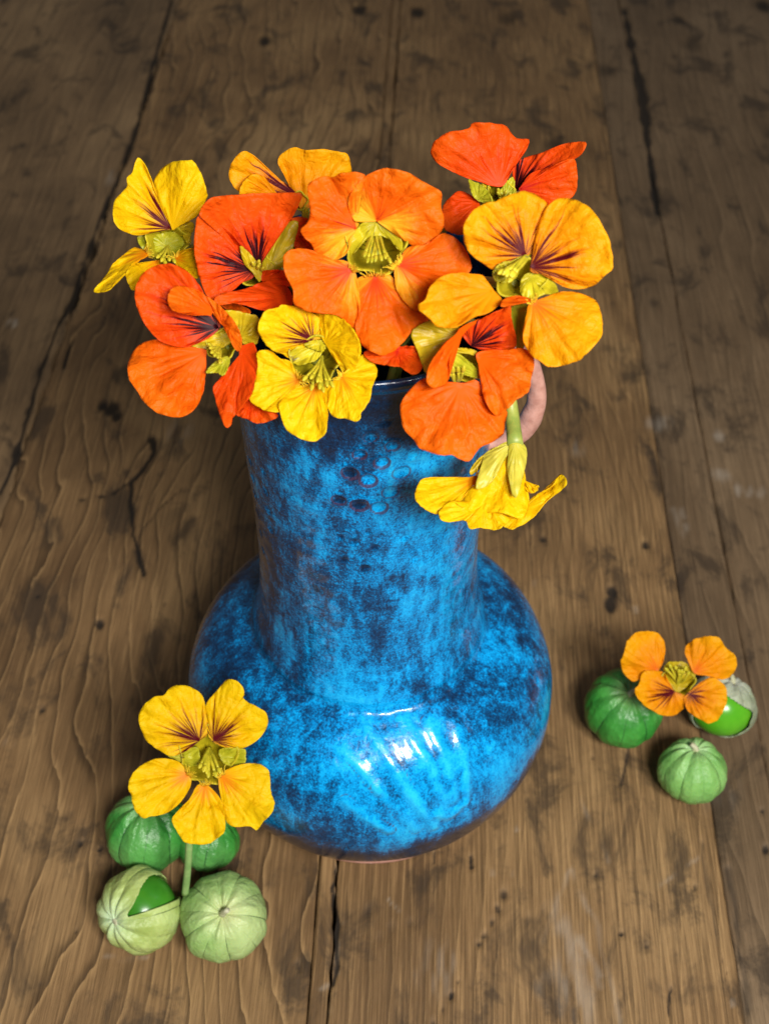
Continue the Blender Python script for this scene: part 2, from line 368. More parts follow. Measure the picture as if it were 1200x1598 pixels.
tA = [(.110, .068, .034), (.200, .125, .062), (.300, .196, .098)]
tB = [(.115, .064, .028), (.220, .128, .055), (.360, .225, .100)]
tC = [(.098, .062, .033), (.155, .100, .054), (.215, .145, .082)]
wood = [wood_material('old_pine_pale', tA, 70, .25, .05, .45, 1.0), wood_material('old_pine_cathedral', tB, 100, .68, .14, .50, 21.0),
        wood_material('old_pine_straight', tB, 150, .30, .06, .75, 37.0), wood_material('old_pine_worn', tC, 80, .3, .05, .45, 52.0), plain('filler_wood', (.20, .115, .06), (.28, .165, .09), .5, 90)]
table = empty('table_top', (0, 0, 0)); tag(table, kind='structure')
def plank(s0, s1, mat, jag0=.0004, jag1=.0004, base_cols=None, seed=0):
    vis0, vis1 = -.36, .40
    cols = [s0]
    while cols[-1] < s1-1e-6:
        x = cols[-1]; cols.append(min(s1, x+(.00095 if vis0 < x < vis1 else .02)))
    if cols[-1]-cols[-2] < 2e-4: cols.pop(-2)
    rows = [T0]
    while rows[-1] < T1:
        tt = rows[-1]; k = max(.40, tt+.15)
        rows.append(tt+(.0016*(k/.42)**1.5 if .15 < tt < 1.15 else .02))
    c = np.array(cols); r = np.array(rows); n, m = len(r), len(c)
    s, t = np.meshgrid(c, r)
    w0 = np.clip(1-(s-s0)/.004, 0, 1); w1 = np.clip(1-(s1-s)/.004, 0, 1)
    s = s+w0*jag0*(vnoise(t*60, t*0+seed, 1)+.6*vnoise(t*220, t*0, 2))+w1*jag1*(vnoise(t*60, t*0+seed+7, 1)+.6*vnoise(t*220, t*0+3, 2))
    crack, pale = table_marks(s, t)
    edge = np.clip(1-np.minimum(s-s0, s1-s)/.0016, 0, 1)
    z = -.0014*crack-.0005*edge**2+.00025*vnoise(s*30, t*12, seed)-.0003
    x = s*math.cos(PHI)+t*math.sin(PHI); y = -s*math.sin(PHI)+t*math.cos(PHI)
    V = np.stack([x, y, z], -1).reshape(-1, 3)
    F = grid_faces(n, m)
    # skirt
    ring = list(range(m))+[i*m+m-1 for i in range(1, n)]+[(n-1)*m+j for j in range(m-2, -1, -1)]+[i*m for i in range(n-2, 0, -1)]
    B = V[ring].copy(); B[:, 2] = -.022
    o = len(V); V = np.vstack([V, B]); k = len(ring)
    F = F.tolist()+[[ring[i], o+i, o+(i+1) % k, ring[(i+1) % k]] for i in range(k)]
    pad = np.zeros(k)
    uv = np.vstack([np.stack([s.ravel(), t.ravel()], 1), np.zeros((k, 2))]); uv[n*m:] = uv[ring]
    return mesh_obj('plank', V, F, mat, table, True, uv, {'crack': np.concatenate([crack.ravel(), pad]), 'pale': np.concatenate([pale.ravel(), pad])})
G = .0007
plank(-.75, J0-G*1.3, wood[0], jag1=.0016, seed=1)
plank(J0+G*1.3, J1-G*.5, wood[1], jag0=.0016, jag1=.0002, seed=2)
fs = plank(J1+G*.4, J1b-G*.9, wood[2], jag0=.0002, jag1=.0009, seed=3); fs.name = 'filler_strip'
plank(J1b+G*.6, J2-G*.25, wood[2], jag0=.0007, jag1=.0002, seed=4)
plank(J2+G*.25, J3-G*.5, wood[3], jag0=.0002, seed=5)
plank(J3+G*.5, .80, wood[3], seed=6)
bm_v = [(-.9, -.1, -.024), (.9, -.1, -.024), (.9, 1.8, -.024), (-.9, 1.8, -.024)]
bm_v += [(x, y, -.045) for x, y, z in bm_v]
mesh_obj('batten_board', bm_v, [[0, 1, 2, 3], [7, 6, 5, 4], [0, 4, 5, 1], [1, 5, 6, 2], [2, 6, 7, 3], [3, 7, 4, 0]], plain('dark_underside', (.012, .009, .007), (.02, .014, .01), .8), table, False)

# ------------------------------------------------------------------ vase
VX, VY = -.0055, .2992
vase = empty('vase', (VX, VY, 0))
tag(vase, 'mottled blue glazed pottery vase with round belly and tall wide neck', 'vase')
prof = [(.0485, .0044), (.0512, .0068), (.0582, .0150), (.0655, .0275), (.0692, .0410), (.0700, .0500), (.0688, .0605), (.0650, .0705), (.0595, .0785),
        (.0528, .0838), (.0474, .0868), (.0438, .0885), (.0424, .0905), (.0420, .0935), (.0408, .0985), (.0391, .1060), (.0379, .1170), (.0374, .1350), (.0378, .1600), (.0388, .1850), (.0400, .2080), (.0410, .2230),
        (.0416, .2305), (.0426, .2328), (.0428, .2345), (.0420, .2358), (.0407, .2352)]
inner = [(.0396, .2320), (.0382, .2150), (.0362, .1850), (.0350, .1500), (.0346, .1150), (.0346, .1000), (.0375, .0910), (.0450, .0820), (.0550, .0720), (.0620, .0600), (.0635, .0480), (.0590, .0250), (.0450, .0120), (.0010, .0115)]
po = catmull(prof, 400, False); pi_ = catmull([prof[-1]]+inner, 90, False)[1:]
NA = 460
def rad_at(z): return np.interp(z, po[:, 1], po[:, 0])
def vase_hit(px, py):
    r = ray(px, py)
    for d in np.arange(.25, .65, .0004):
        p = CP+r*d
        if .005 < p[2] < .235 and math.hypot(p[0]-VX, p[1]-VY) < rad_at(p[2]): return p
    return None
th = np.linspace(0, 2*math.pi, NA, endpoint=False)
TH, _ = np.meshgrid(th, po[:, 0]); Rr = np.repeat(po[:, :1], NA, 1); Zz = np.repeat(po[:, 1:], NA, 1)
CX = np.cos(TH)*10; SX = np.sin(TH)*10
def n3(k, seed):           # noise that wraps round the pot
    return .5*(vnoise(CX*k+Zz*130*k, SX*k, seed)+vnoise(CX*k, SX*k+Zz*150*k, seed+5))
body_w = np.clip((Zz-.004)/.01, 0, 1)*np.clip((.2352-Zz)/.008, 0, 1)
disp = .00045*n3(.16, 1)+.00022*n3(.5, 2)
disp += .00005*np.sin(Zz*2*math.pi/.0072+1.2*np.sin(TH*2))*np.clip((Zz-.10)/.02, 0, 1)      # throwing rings
Px = VX+Rr*np.cos(TH); Py = VY+Rr*np.sin(TH)
ringm = np.zeros(TH.shape); pool = np.zeros(TH.shape); dark = np.zeros(TH.shape)
dots = [(600, 658, 8, .5), (578, 682, 9, .7), (612, 696, 9, .9), (561, 709, 9, .9), (596, 722, 10, 1), (643, 709, 8, .6), (546, 738, 11, -.9), (575, 750, 11, 1), (627, 738, 12, .7), (609, 767, 11, .7), (560, 788, 12, -.9), (591, 792, 11, .9), (530, 780, 10, -.8),
        (531, 838, 6, -.6), (553, 845, 7, -.5), (585, 853, 6, -.6), (538, 873, 6, -.5), (646, 872, 6, .4), (631, 838, 6, .4), (570, 886, 7, -.6), (575, 828, 7, -.3),
        (806, 1030, 8, .5), (822, 1012, 7, .5), (795, 1005, 7, .4), (838, 1035, 7, .5), (815, 1052, 8, .4), (836, 1062, 7, .4), (800, 975, 7, .4), (522, 1117, 5, -.3),
        (392, 720, 8, .5), (396, 745, 8, .5), (400, 772, 8, .5), (404, 800, 8, .5), (412, 735, 8, .4), (415, 765, 8, .4), (420, 795, 8, .4), (408, 830, 8, .4), (425, 825, 7, .4), (412, 858, 7, .4)]
for x, y, r, a in dots:
    p = vase_hit(x, y)
    if p is None: continue
    rr = 1.15*r*np.dot(p-CP, Fv)/FPX
    d = np.sqrt((Px-p[0])**2+(Py-p[1])**2+(Zz-p[2])**2)/rr
    d = d*(1+.14*n3(1.2, 31))
    disp += abs(a)*(-.0012*np.clip(1.15-d, 0, 1)**.7*(d < 1.15)+.00035*np.exp(-((d-1.25)/.22)**2))
    ringm = np.maximum(ringm, abs(a)*np.exp(-((d-1.05)/.22)**2)*1.15)
    if a > 0: pool = np.maximum(pool, .45*a*np.clip(1.5-1.5*d, 0, 1))
    else: dark = np.maximum(dark, -a*np.clip(1.6-1.4*d, 0, 1))
def c3(pts): return [(480+x/3, 1060+y/3) for x, y in pts]
ribs = [c3([(265, 190), (330, 300), (410, 420), (500, 560), (590, 690)]), c3([(440, 190), (510, 310), (575, 420), (625, 530), (650, 620)]), c3([(690, 200), (725, 330), (742, 460), (740, 565)]),
        c3([(330, 500), (410, 600), (510, 700)]), c3([(170, 330), (240, 400), (330, 520)]), c3([(180, 570), (270, 640), (380, 705)]), c3([(600, 630), (660, 640), (730, 580)]), c3([(560, 200), (610, 300), (660, 420), (690, 560)])]
for k, pts in enumerate(ribs):
    H = [vase_hit(*p) for p in catmull(pts, 14, False)]
    d = np.full(TH.shape, 9.)
    for p in catmull([h for h in H if h is not None], 60, False):
        d = np.minimum(d, np.sqrt((Px-p[0])**2+(Py-p[1])**2+(Zz-p[2])**2))
    amp = .55+.45*n3(.5, 40+k)
    disp += amp*(.0012*np.exp(-(d/.0016)**2)-.0003*np.exp(-((d-.0034)/.0012)**2))
    pool = np.maximum(pool, 1.25*amp*np.exp(-(d/.0019)**2)); ringm = np.maximum(ringm, .95*np.exp(-((d-.0025)/.0005)**2)*np.clip(.5+n3(1.0, 8), 0, 1))
# dark glaze: rolled edge under the belly, crease at the shoulder; darker towards the lip
wv = n3(.35, 12)
dark = np.maximum(dark, np.clip((.0425+.009*wv+.006*np.cos(TH+.7)-Zz)/.010, 0, 1)*1.0)
dark = np.maximum(dark, .8*np.exp(-((Zz-.0888-.0010*wv)/.0016)**2)*np.clip(.45+.9*n3(.3, 17), 0, 1)*np.clip(.5+1.2*n3(1.1, 19), .1, 1))
dark = np.maximum(dark, np.clip((Zz-.200+.010*wv)/.022, 0, .85))
front = np.clip(-np.sin(TH), 0, 1)
side = np.clip((np.cos(TH-math.pi)*.9-.25), 0, 1)            # shade painted into the glaze on the left, away from the window
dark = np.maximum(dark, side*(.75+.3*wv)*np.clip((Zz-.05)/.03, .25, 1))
Ro = Rr+disp*body_w
Vo = np.stack([VX+Ro*np.cos(TH), VY+Ro*np.sin(TH), Zz], -1).reshape(-1, 3)
Vi = np.stack([VX+pi_[:, :1]*np.cos(th), VY+pi_[:, :1]*np.sin(th), np.repeat(pi_[:, 1:], NA, 1)], -1).reshape(-1, 3)
nO, nI = len(po), len(pi_)
zi = np.zeros(nI*NA)
t = NT('blue_reactive_glaze')
oc = t.obj(); sep = t.n('ShaderNodeSeparateXYZ'); t.set(sep.inputs[0], oc)
big = t.noise(t.mapv(oc, (26, 26, 17)), 1.0, 4.0, .6, .8)
med = t.noise(t.mapv(oc, (190, 190, 110)), 1.0, 5.0, .72, .6)
drip = t.noise(t.mapv(oc, (330, 330, 90), rot=(0, .5, 0)), 1.0, 3.0, .6, .3)
spk = t.noise(oc, 1300, 3.0, .8)
brush = t.noise(t.mapv(oc, (60, 60, 520), rot=(.2, .75, .3)), 1.0, 2.0, .6)
f = t.math('ADD', t.math('MULTIPLY', big, .86), t.math('ADD', t.math('MULTIPLY', med, .46), t.math('ADD', t.math('MULTIPLY', drip, .34), t.math('ADD', t.math('MULTIPLY', spk, .62), t.math('MULTIPLY', brush, .12)))))
f = t.math('SUBTRACT', f, .705)
f = t.math('ADD', f, t.math('MULTIPLY', t.attr('pool'), .20))
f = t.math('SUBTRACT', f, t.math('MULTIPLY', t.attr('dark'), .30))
colr = t.ramp(f, [(.20, (.003, .012, .036)), (.34, (.003, .034, .105)), (.42, (.002, .075, .21)), (.50, (.001, .20, .52)), (.60, (.002, .36, .80)), (.78, (.02, .52, .90))])
colr = t.mix(t.math('MULTIPLY', t.sstep(t.math('ADD', t.attr('ring'), t.math('MULTIPLY', t.math('SUBTRACT', spk, .5), .8)), .45, .8), .75), colr, (.060, .018, .030))
grey = t.noise(t.mapv(oc, (70, 70, 45), loc=(3, 1, 2)), 1.0, 5.0, .7, .5)
colr = t.mix(t.math('MULTIPLY', t.sstep(grey, .60, .74), .35), colr, (.06, .15, .27))
hh = t.math('ADD', t.math('MULTIPLY', med, .9), t.math('ADD', t.math('MULTIPLY', drip, .5), t.math('ADD', t.math('MULTIPLY', spk, .12), t.math('MULTIPLY', brush, .35))))
gl = t.bsdf(colr, .22, t.bump(hh, .34, .0010), .20, .45, .03)
gl.inputs['Coat IOR'].default_value = 1.4
glaze = t.done(gl)
vb = mesh_obj('body', np.vstack([Vo, Vi]), grid_faces(nO+nI, NA, True), glaze, vase, True, None,
         {'pool': np.concatenate([pool.ravel(), zi]), 'dark': np.concatenate([dark.ravel(), zi+1]), 'ring': np.concatenate([ringm.ravel(), zi])})
fp = [(.0, .0045), (.047, .0045), (.0486, .0047), (.0512, .0042), (.0522, .0018), (.0516, .0003), (.0470, .0), (.0430, .0002), (.042, .0018), (.0, .0018)]
fp = np.array(fp); th2 = np.linspace(0, 2*math.pi, 96, endpoint=False)
mesh_obj('foot', np.stack([VX+fp[:, :1]*np.cos(th2), VY+fp[:, :1]*np.sin(th2), np.repeat(fp[:, 1:], 96, 1)], -1).reshape(-1, 3), grid_faces(len(fp), 96, True), M['clay'], vase)
# unglazed clay loop on the right of the neck
hp = []; hr = []
for k in range(13):
    a = math.radians(112-k*224/12)
    hp.append((VX+.0392+.0125*math.cos(a)*1.02, VY-.002, .1955+.0185*math.sin(a)))
    hr.append(.0033+.0005*math.sin(k*.9))
v, f = tube(hp, hr, 20, 60)
v = np.array(v); v += .0003*np.stack([vnoise(v[:, 0]*300, v[:, 2]*300, 1), vnoise(v[:, 1]*300, v[:, 2]*300, 2), vnoise(v[:, 0]*300, v[:, 1]*300, 3)], 1)
mesh_obj('handle', v, f, M['clay'], vase)

# ------------------------------------------------------------------ nasturtium flowers
CR = {'A': (130, 220, 350/1200), 'B': (420, 220, 300/1198), 'C': (620, 180, 360/1200), 'D': (600, 460, 300/1200), 'E': (140, 1040, 320/1065), 'F': (890, 960, 310/1200), 'G': (380, 460, 220/1200)}
def px(crop, pts):
    a, b, s = CR[crop]; return np.array([(a+x*s, b+y*s) for x, y in pts])
seedc = [0]
def petal_mesh(parent, crop, base, pts, D, d0, d1, mat, cup=0.0, tilt=0.0, bend=0.0, ruf=1.0, name='petal', ridge=1.0, thick=.00022, tip=None):
    """petal grown from its base to its outline; depths in mm relative to the flower (positive = further back)"""
    seedc[0] += 1; sd = seedc[0]
    B = px(crop, [base])[0]; O = catmull(px(crop, pts), 84)
    K = len(O); Mr = 22
    rr = (np.linspace(0, 1, Mr)[1:])**.85
    cen = O.mean(0); td = (px(crop, [tip])[0] if tip else cen)-B; td = td/np.linalg.norm(td)
    rel = O-B; a_out = rel@td; L = max(a_out.max(), 1.0); lat = rel@np.array((-td[1], td[0])); Wd = max(abs(lat).max(), 1)
    ang = np.arctan2(lat, a_out)
    ang = np.where(np.abs(ang) > 2, np.sign(ang)*2*(math.pi-np.abs(ang))/(math.pi-2), ang)
    P = B+rr[:, None, None]*rel[None]
    a = np.clip(rr[:, None]*a_out[None]/L, -.3, 1.1); b = rr[:, None]*lat[None]/Wd
    r = np.repeat(rr[:, None], K, 1); ANG = np.repeat(ang[None], Mr-1, 0)
    mmd = d0+(d1-d0)*np.clip(a, 0, 2)**1.0+bend*4*a*(1-a)+cup*b*b+tilt*b
    k = np.arange(K)/K*2*math.pi
    wave = np.sin(k*5+sd)*.5+.7*vnoise(np.cos(k)*2.2+sd, np.sin(k)*2.2+sd, sd)+.5*vnoise(np.cos(k)*5+sd, np.sin(k)*5, sd+3)
    near = np.clip(np.linalg.norm(P-B, axis=2)/L/.5, 0, 1); near = near*near*(3-2*near)
    mmd = mmd+near*ruf*1.35*wave[None]*r**3
    ridge = ridge*1.4
    rs = np.clip((r-.04)/.4, 0, 1); rs = near*rs*rs*(3-2*rs)*np.clip(1.25-(np.abs(ANG)/math.pi)**2*1.3, 0, 1)
    mmd = mmd+ridge*rs*.75*((1-np.abs(vnoise(ANG*3.2+sd*1.7, r*.8, sd+20)))**4-.3)
    mmd = mmd+ridge*rs*.34*vnoise(ANG*6+sd, r*1.2, sd)*np.sin(np.clip(r*1.15, 0, 1)*math.pi*.62)+ridge*rs*.16*vnoise(ANG*16+sd, r*2.5, sd+1)
    mmd = mmd+ridge*.75*vnoise(P[..., 0]*.045, P[..., 1]*.045, sd+5)*r*near+ridge*.28*vnoise(P[..., 0]*.12, P[..., 1]*.12, sd+6)*r*near
    # small irregularities of the margin
    ed = (.9*vnoise(np.cos(k)*9+sd, np.sin(k)*9, sd+8))[None]*r**6
    nrm = rel/(np.linalg.norm(rel, axis=1)[:, None]+1e-6)
    P = P+ed[..., None]*nrm[None]
    pts2 = np.vstack([B[None], P.reshape(-1, 2)]); dep = np.concatenate([[d0], mmd.ravel()])
    V = Wa(pts2, D+dep/1000)
    F = [[0, 1+(j+1) % K, 1+j] for j in range(K)]+(grid_faces(Mr-1, K, True)+1).tolist()
    dist = np.linalg.norm(pts2-B, axis=1)/L
    uv = np.stack([np.concatenate([[.5], (.5+ANG/(2*math.pi)).ravel()]), dist], 1)
    o = mesh_obj(name, V, F, mat, parent, True, uv)
    md = o.modifiers.new('thickness', 'SOLIDIFY'); md.thickness = thick; md.offset = 0; md.use_quality_normals = True
    return o, B
def fringe(petal_o, B, D, d0, toward, n=9, spread=7, length=12, rootspread=6):
    rng = random.Random(int(B[0]*7+B[1])); parts = []
    tw = np.array(toward, float)-B; tw = tw/np.linalg.norm(tw); pr = np.array((-tw[1], tw[0]))
    for k in range(n):
        u = (k/(n-1)-.5)*2
        p0 = B+pr*u*rootspread-tw*rng.uniform(0, 3); l = length*rng.uniform(.5, 1.1)
        q = p0+tw*l*.6+pr*u*spread*.5; e = p0+tw*l*.9+pr*(u*spread+rng.uniform(-3, 3))
        pts = [W(*p0, D+d0/1000-.0002), W(*q, D+d0/1000-.0018-rng.uniform(0, .001)), W(*e, D+d0/1000-.0030-rng.uniform(0, .0015))]
        parts.append(tube(pts, [.00020, .00016, .00006], 5, 6))
    v, f = merge(parts)
    return mesh_obj('fringe', v, f, M['fringe'], petal_o)
def funnel(parent, crop, c, rad, D, dr, depth, spur, mat, squash=1.0, name='calyx', rng=0):
    """open yellow-green cup behind the petals, running back into a spur"""
    C = px(crop, [c])[0]; R = rad*CR[crop][2]; sp = np.array(spur, float)*CR[crop][2]
    n = 16; K = 40; V = []; uv = []
    ks = np.arange(K)/K*2*math.pi
    for i in range(n):
        s = i/(n-1)
        r = R*(1.0-.55*s**.8-.35*s**3); ce = C+sp*s**1.3; dd = dr+depth*s
        lobes = 1+.10*np.cos(ks*5+.6)*(1-s)
        for k in range(K):
            V.append(W(ce[0]+r*lobes[k]*math.cos(ks[k]), ce[1]+r*lobes[k]*squash*math.sin(ks[k]), D+(dd-1.0*lobes[k]*(1-s))/1000)); uv.append((k/K, s))
    F = grid_faces(n, K, True).tolist()+[[(n-1)*K+k for k in range(K)]]
    o = mesh_obj(name, V, F, mat, parent, True, uv)
    md = o.modifiers.new('thickness', 'SOLIDIFY'); md.thickness = .0003; md.offset = 0
    return o, C+sp, dr+depth
def stamens(parent, crop, c, D, d_in, d_out, direction, n=7, length=60, spread=.5, thick=.00045):
    C = px(crop, [c])[0]; sc = CR[crop][2]; rng = random.Random(int(C[0]*3+C[1])); ad = math.atan2(direction[1], direction[0])
    for k in range(n):
        a = ad+(k/(max(n-1, 1))-.5)*2*spread+rng.uniform(-.08, .08); l = length*sc*rng.uniform(.75, 1.1)
        st0 = C+np.array((rng.uniform(-3, 3), rng.uniform(-3, 3)))
        e = st0+np.array((math.cos(a), math.sin(a)))*l; m = st0+.5*(e-st0)+np.array((rng.uniform(-2, 2), rng.uniform(-2, 2)))
        p = [W(*st0, D+d_in/1000), W(*m, D+(d_in*.4+d_out*.6)/1000), W(*e, D+d_out/1000)]
        v1 = tube(p, [thick*1.1, thick*.9, thick*.75], 7, 10)
        q = np.array(p[-1]); t_ = np.array(p[-1])-np.array(p[1]); t_ /= np.linalg.norm(t_)
        v2 = tube([q-t_*.0003, q+t_*.0005, q+t_*.0020, q+t_*.0028], [.0002, thick*1.35, thick*1.25, .0002], 8, 8)
        v, f = merge([v1, v2]); mesh_obj('stamen', v, f, M['stamen'], parent)
def stem_to_vase(parent, P, depth_in=.15, r=.0011, off=(0, 0), first=None, rimk=.62):
    P = np.array(P); c = np.array((VX, VY)); h = P[:2]-c
    hh_ = h/np.linalg.norm(h)*min(np.linalg.norm(h)*.7, .036*rimk+.002)
    pts = [P]
    if first is not None: pts.append(first)
    pts += [np.array((*(c+hh_), max(.236, min(P[2]-.004, .246)))), np.array((*(c+hh_*.45), .205)), np.array((c[0]+off[0], c[1]+off[1], depth_in))]
    v, f = tube(pts, [r*1.25, r, r, r, r][:len(pts)], 8, 26)
    return mesh_obj('stem', v, f, M['stem'], parent)

def flower(label, crop, c, D, petals, cup=None, stam=None, sepals=(), group='nasturtium flowers in the vase', stem='vase', spur=(0, 20), fr=None, name='nasturtium_flower'):
    """c: throat; petals: (base, outline, d0, d1, material, options)"""
    C = px(crop, [c])[0]
    root = empty(name, Vector(W(C[0], C[1], D+.012)))
    tag(root, label, 'flower', group)
    for (cr, base, pts, d0, d1, mat, opt) in petals:
        opt = dict(opt); fopt = opt.pop('fringe', None); lab = opt.pop('label', None)
        o, B = petal_mesh(root, cr, base, pts, D, d0, d1, M[mat], **opt)
        if fopt: fringe(o, B, D, d0, C, **fopt)
    back = W(C[0]+spur[0], C[1]+spur[1], D+.020)
    if cup:
        rad, dr, dep, sq = cup
        o, e, de = funnel(root, crop, c, rad, D, dr, dep, (spur[0]/CR[crop][2]*.6, spur[1]/CR[crop][2]*.6), M['calyx'], sq)
        back = W(e[0], e[1], D+(de-1)/1000)
    for (cr, base, pts, d0, d1, mat, opt) in sepals:
        petal_mesh(root, cr, base, pts, D, d0, d1, M[mat], name='sepal', **dict(dict(ruf=.2, ridge=.7, thick=.0004), **opt))
    if stam: stamens(root, crop, stam[0], D, *stam[1:])
    if stem == 'vase': stem_to_vase(root, back, off=((hash_(label) % 7-3)*.002, (hash_(label) % 5-2)*.002))
    return root
def hash_(s): return sum(ord(ch)*(i+1) for i, ch in enumerate(s))
FR = {'n': 9}

# 1  yellow, left edge of the bunch, maroon throat
flower('yellow nasturtium with maroon throat, leftmost in the blue vase above orange one', 'A', (450, 540), .350, [
 ('A', (468, 470), [(470, 475), (400, 478), (300, 503), (220, 485), (170, 440), (160, 380), (175, 310), (235, 245), (235, 200), (265, 165), (280, 110), (298, 88), (330, 125), (360, 190), (380, 260), (385, 310), (430, 360), (465, 440)], 3, -2, 'yellow_upper', dict(cup=-2.5, tilt=2, tip=(260, 270))),
 ('A', (480, 470), [(478, 474), (455, 400), (430, 340), (385, 290), (378, 220), (420, 150), (480, 112), (560, 105), (590, 105), (630, 170), (660, 260), (660, 310), (610, 400), (560, 425), (500, 464)], 2, -4, 'yellow_plain', dict(cup=3, tilt=-2, tip=(560, 220))),
 ('A', (345, 598), [(352, 600), (300, 575), (270, 570), (215, 610), (160, 660), (130, 710), (90, 760), (60, 795), (65, 810), (110, 808), (150, 790), (170, 755), (220, 715), (260, 660), (330, 625)], 1, -6, 'yellow_lower', dict(tilt=4, bend=-2, fringe=FR)),
 ('A', (400, 640), [(415, 640), (340, 648), (280, 660), (240, 690), (228, 720), (245, 770), (270, 800), (320, 790), (360, 730), (410, 665)], 2, -5, 'yellow_lower', dict(tilt=-2)),
 ('A', (490, 625), [(478, 622), (520, 590), (580, 575), (640, 578), (690, 605), (697, 640), (670, 680), (610, 735), (560, 710), (520, 680), (485, 650)], 1, -5, 'yellow_lower', dict(tilt=-3, bend=-1.5, fringe=FR)),
], cup=(118, 4, 11, .78), stam=((450, 560), 10, -1, (-.1, 1), 5, 70, .7),
 sepals=[('A', (520, 470), [(505, 452), (560, 430), (588, 438), (592, 470), (572, 515), (562, 555), (545, 505), (520, 480)], 5, 3, 'sepal', {}), ('A', (440, 560), [(300, 500), (420, 488), (540, 490), (555, 540), (530, 620), (430, 655), (350, 610), (300, 550)], 9, 6, 'sepal_green', dict(cup=-2))], spur=(14, 10))

# 4  amber, behind at the back
flower('amber nasturtium at the back of the vase, behind the scarlet flower', 'A', (1150, 320), .366, [
 ('A', (1150, 300), [(1155, 305), (1100, 240), (1040, 200), (960, 120), (900, 70), (855, 55), (800, 110), (780, 170), (795, 230), (840, 275), (900, 300), (1060, 300)], 4, -3, 'amber_upper', dict(cup=-2, tilt=-2)),
 ('A', (1030, 290), [(1040, 300), (1005, 240), (965, 190), (910, 178), (865, 208), (835, 268), (850, 300), (940, 300)], 0, -5, 'amber_plain', dict(tilt=2)),
 ('B', (215, 440), [(205, 440), (150, 330), (110, 250), (90, 190), (55, 140), (70, 90), (150, 40), (220, 55), (330, 50), (430, 65), (485, 80), (510, 150), (500, 230), (400, 290), (270, 340), (235, 400), (228, 450)], 4, -2, 'amber_plain', dict(cup=2.5, bend=1, tip=(290, 120))),
], cup=(50, 3, 12, 1.0), sepals=[('B', (222, 470), [(205, 380), (240, 380), (242, 480), (210, 482)], 3, 5, 'sepal', {})], spur=(8, 12))

# 7  scarlet-orange, back right
flower('red-orange nasturtium highest in the bunch, rising behind the amber flower', 'C', (540, 400), .352, [
 ('C', (530, 372), [(545, 370), (480, 365), (420, 340), (360, 325), (280, 290), (210, 250), (175, 200), (190, 140), (260, 90), (370, 70), (400, 38), (550, 50), (590, 90), (620, 120), (680, 125), (680, 155), (650, 210), (600, 280), (575, 330)], 3, -3, 'red_plain', dict(cup=2.5, tip=(430, 120))),
 ('C', (615, 385), [(600, 385), (600, 290), (630, 235), (750, 195), (860, 150), (970, 138), (975, 170), (940, 215), (800, 270), (700, 300), (660, 345), (640, 385)], 5, -5, 'red_upper', dict(tilt=-3, bend=2)),
 ('C', (630, 385), [(640, 385), (660, 345), (700, 300), (800, 265), (910, 225), (932, 270), (935, 330), (930, 390), (900, 430), (850, 440), (790, 475), (720, 450), (650, 400)], 1, -4, 'red_lower', dict(tilt=2)),
 ('C', (420, 450), [(430, 470), (400, 430), (350, 400), (310, 398), (260, 440), (235, 480), (232, 540), (250, 595), (300, 615), (350, 615), (400, 520)], 6, 4, 'red_plain', dict(tilt=2)),
], cup=(70, 4, 12, .9), stam=((545, 430), 9, 0, (0, -1), 4, 40, 1.0),
 sepals=[('C', (420, 440), [(370, 335), (400, 345), (450, 370), (490, 425), (490, 450), (430, 450), (395, 420), (380, 380)], 4, 1, 'sepal_green', dict(cup=-2)), ('C', (560, 430), [(530, 400), (560, 355), (600, 320), (610, 390), (580, 430), (530, 430)], 4, 3, 'sepal_green', {}), ('C', (470, 400), [(440, 352), (480, 365), (475, 395), (460, 385)], 5, 4, 'sepal', {})], spur=(-6, 16))

# 2  scarlet with dark throat
flower('scarlet nasturtium with blackish streaked throat, between yellow and central orange flower', 'A', (930, 690), .338, [
 ('A', (935, 680), [(950, 700), (920, 690), (850, 570), (790, 490), (700, 430), (622, 398), (680, 308), (850, 286), (1000, 279), (1160, 280), (1158, 330), (1115, 410), (1030, 490), (975, 560)], 6, -5, 'red_upper', dict(cup=-3, tip=(900, 330))),
 ('A', (915, 690), [(920, 690), (840, 560), (790, 490), (700, 430), (622, 398), (596, 500), (600, 620), (640, 780), (690, 850), (760, 830), (850, 760), (908, 732)], 5, -4, 'red_upper', dict(cup=2, tilt=-1, tip=(660, 620))),
 ('A', (1090, 830), [(1120, 880), (1110, 810), (1060, 755), (960, 755), (870, 790), (760, 815), (705, 840), (720, 878), (770, 862), (870, 880), (960, 905), (1060, 905)], 2, -7, 'red_plain', dict(tilt=3, bend=-1)),
 ('A', (960, 740), [(950, 745), (955, 700), (1010, 690), (1090, 700), (1120, 770), (1060, 770)], 5, 0, 'red_plain', {}),
 ('B', (160, 600), [(130, 490), (235, 480), (260, 560), (275, 665), (180, 680), (120, 600)], 7, 6, 'red_plain', {}),
 ('A', (770, 900), [(705, 842), (760, 815), (830, 870), (890, 905), (890, 925), (820, 905), (760, 895)], 5, -2, 'orange_plain', dict(tilt=1)),
], cup=(95, 6, 12, 1.0), stam=((935, 720), 12, 2, (.1, -1), 5, 60, .5),
 sepals=[('A', (930, 720), [(838, 560), (880, 590), (930, 650), (955, 690), (945, 755), (905, 700), (862, 650)], 3, 0, 'sepal', dict(cup=1)), ('A', (990, 690), [(950, 690), (975, 570), (1030, 495), (1110, 430), (1150, 440), (1130, 540), (1100, 650), (1010, 695)], 6, 3, 'sepal', dict(cup=2))], spur=(10, 16))

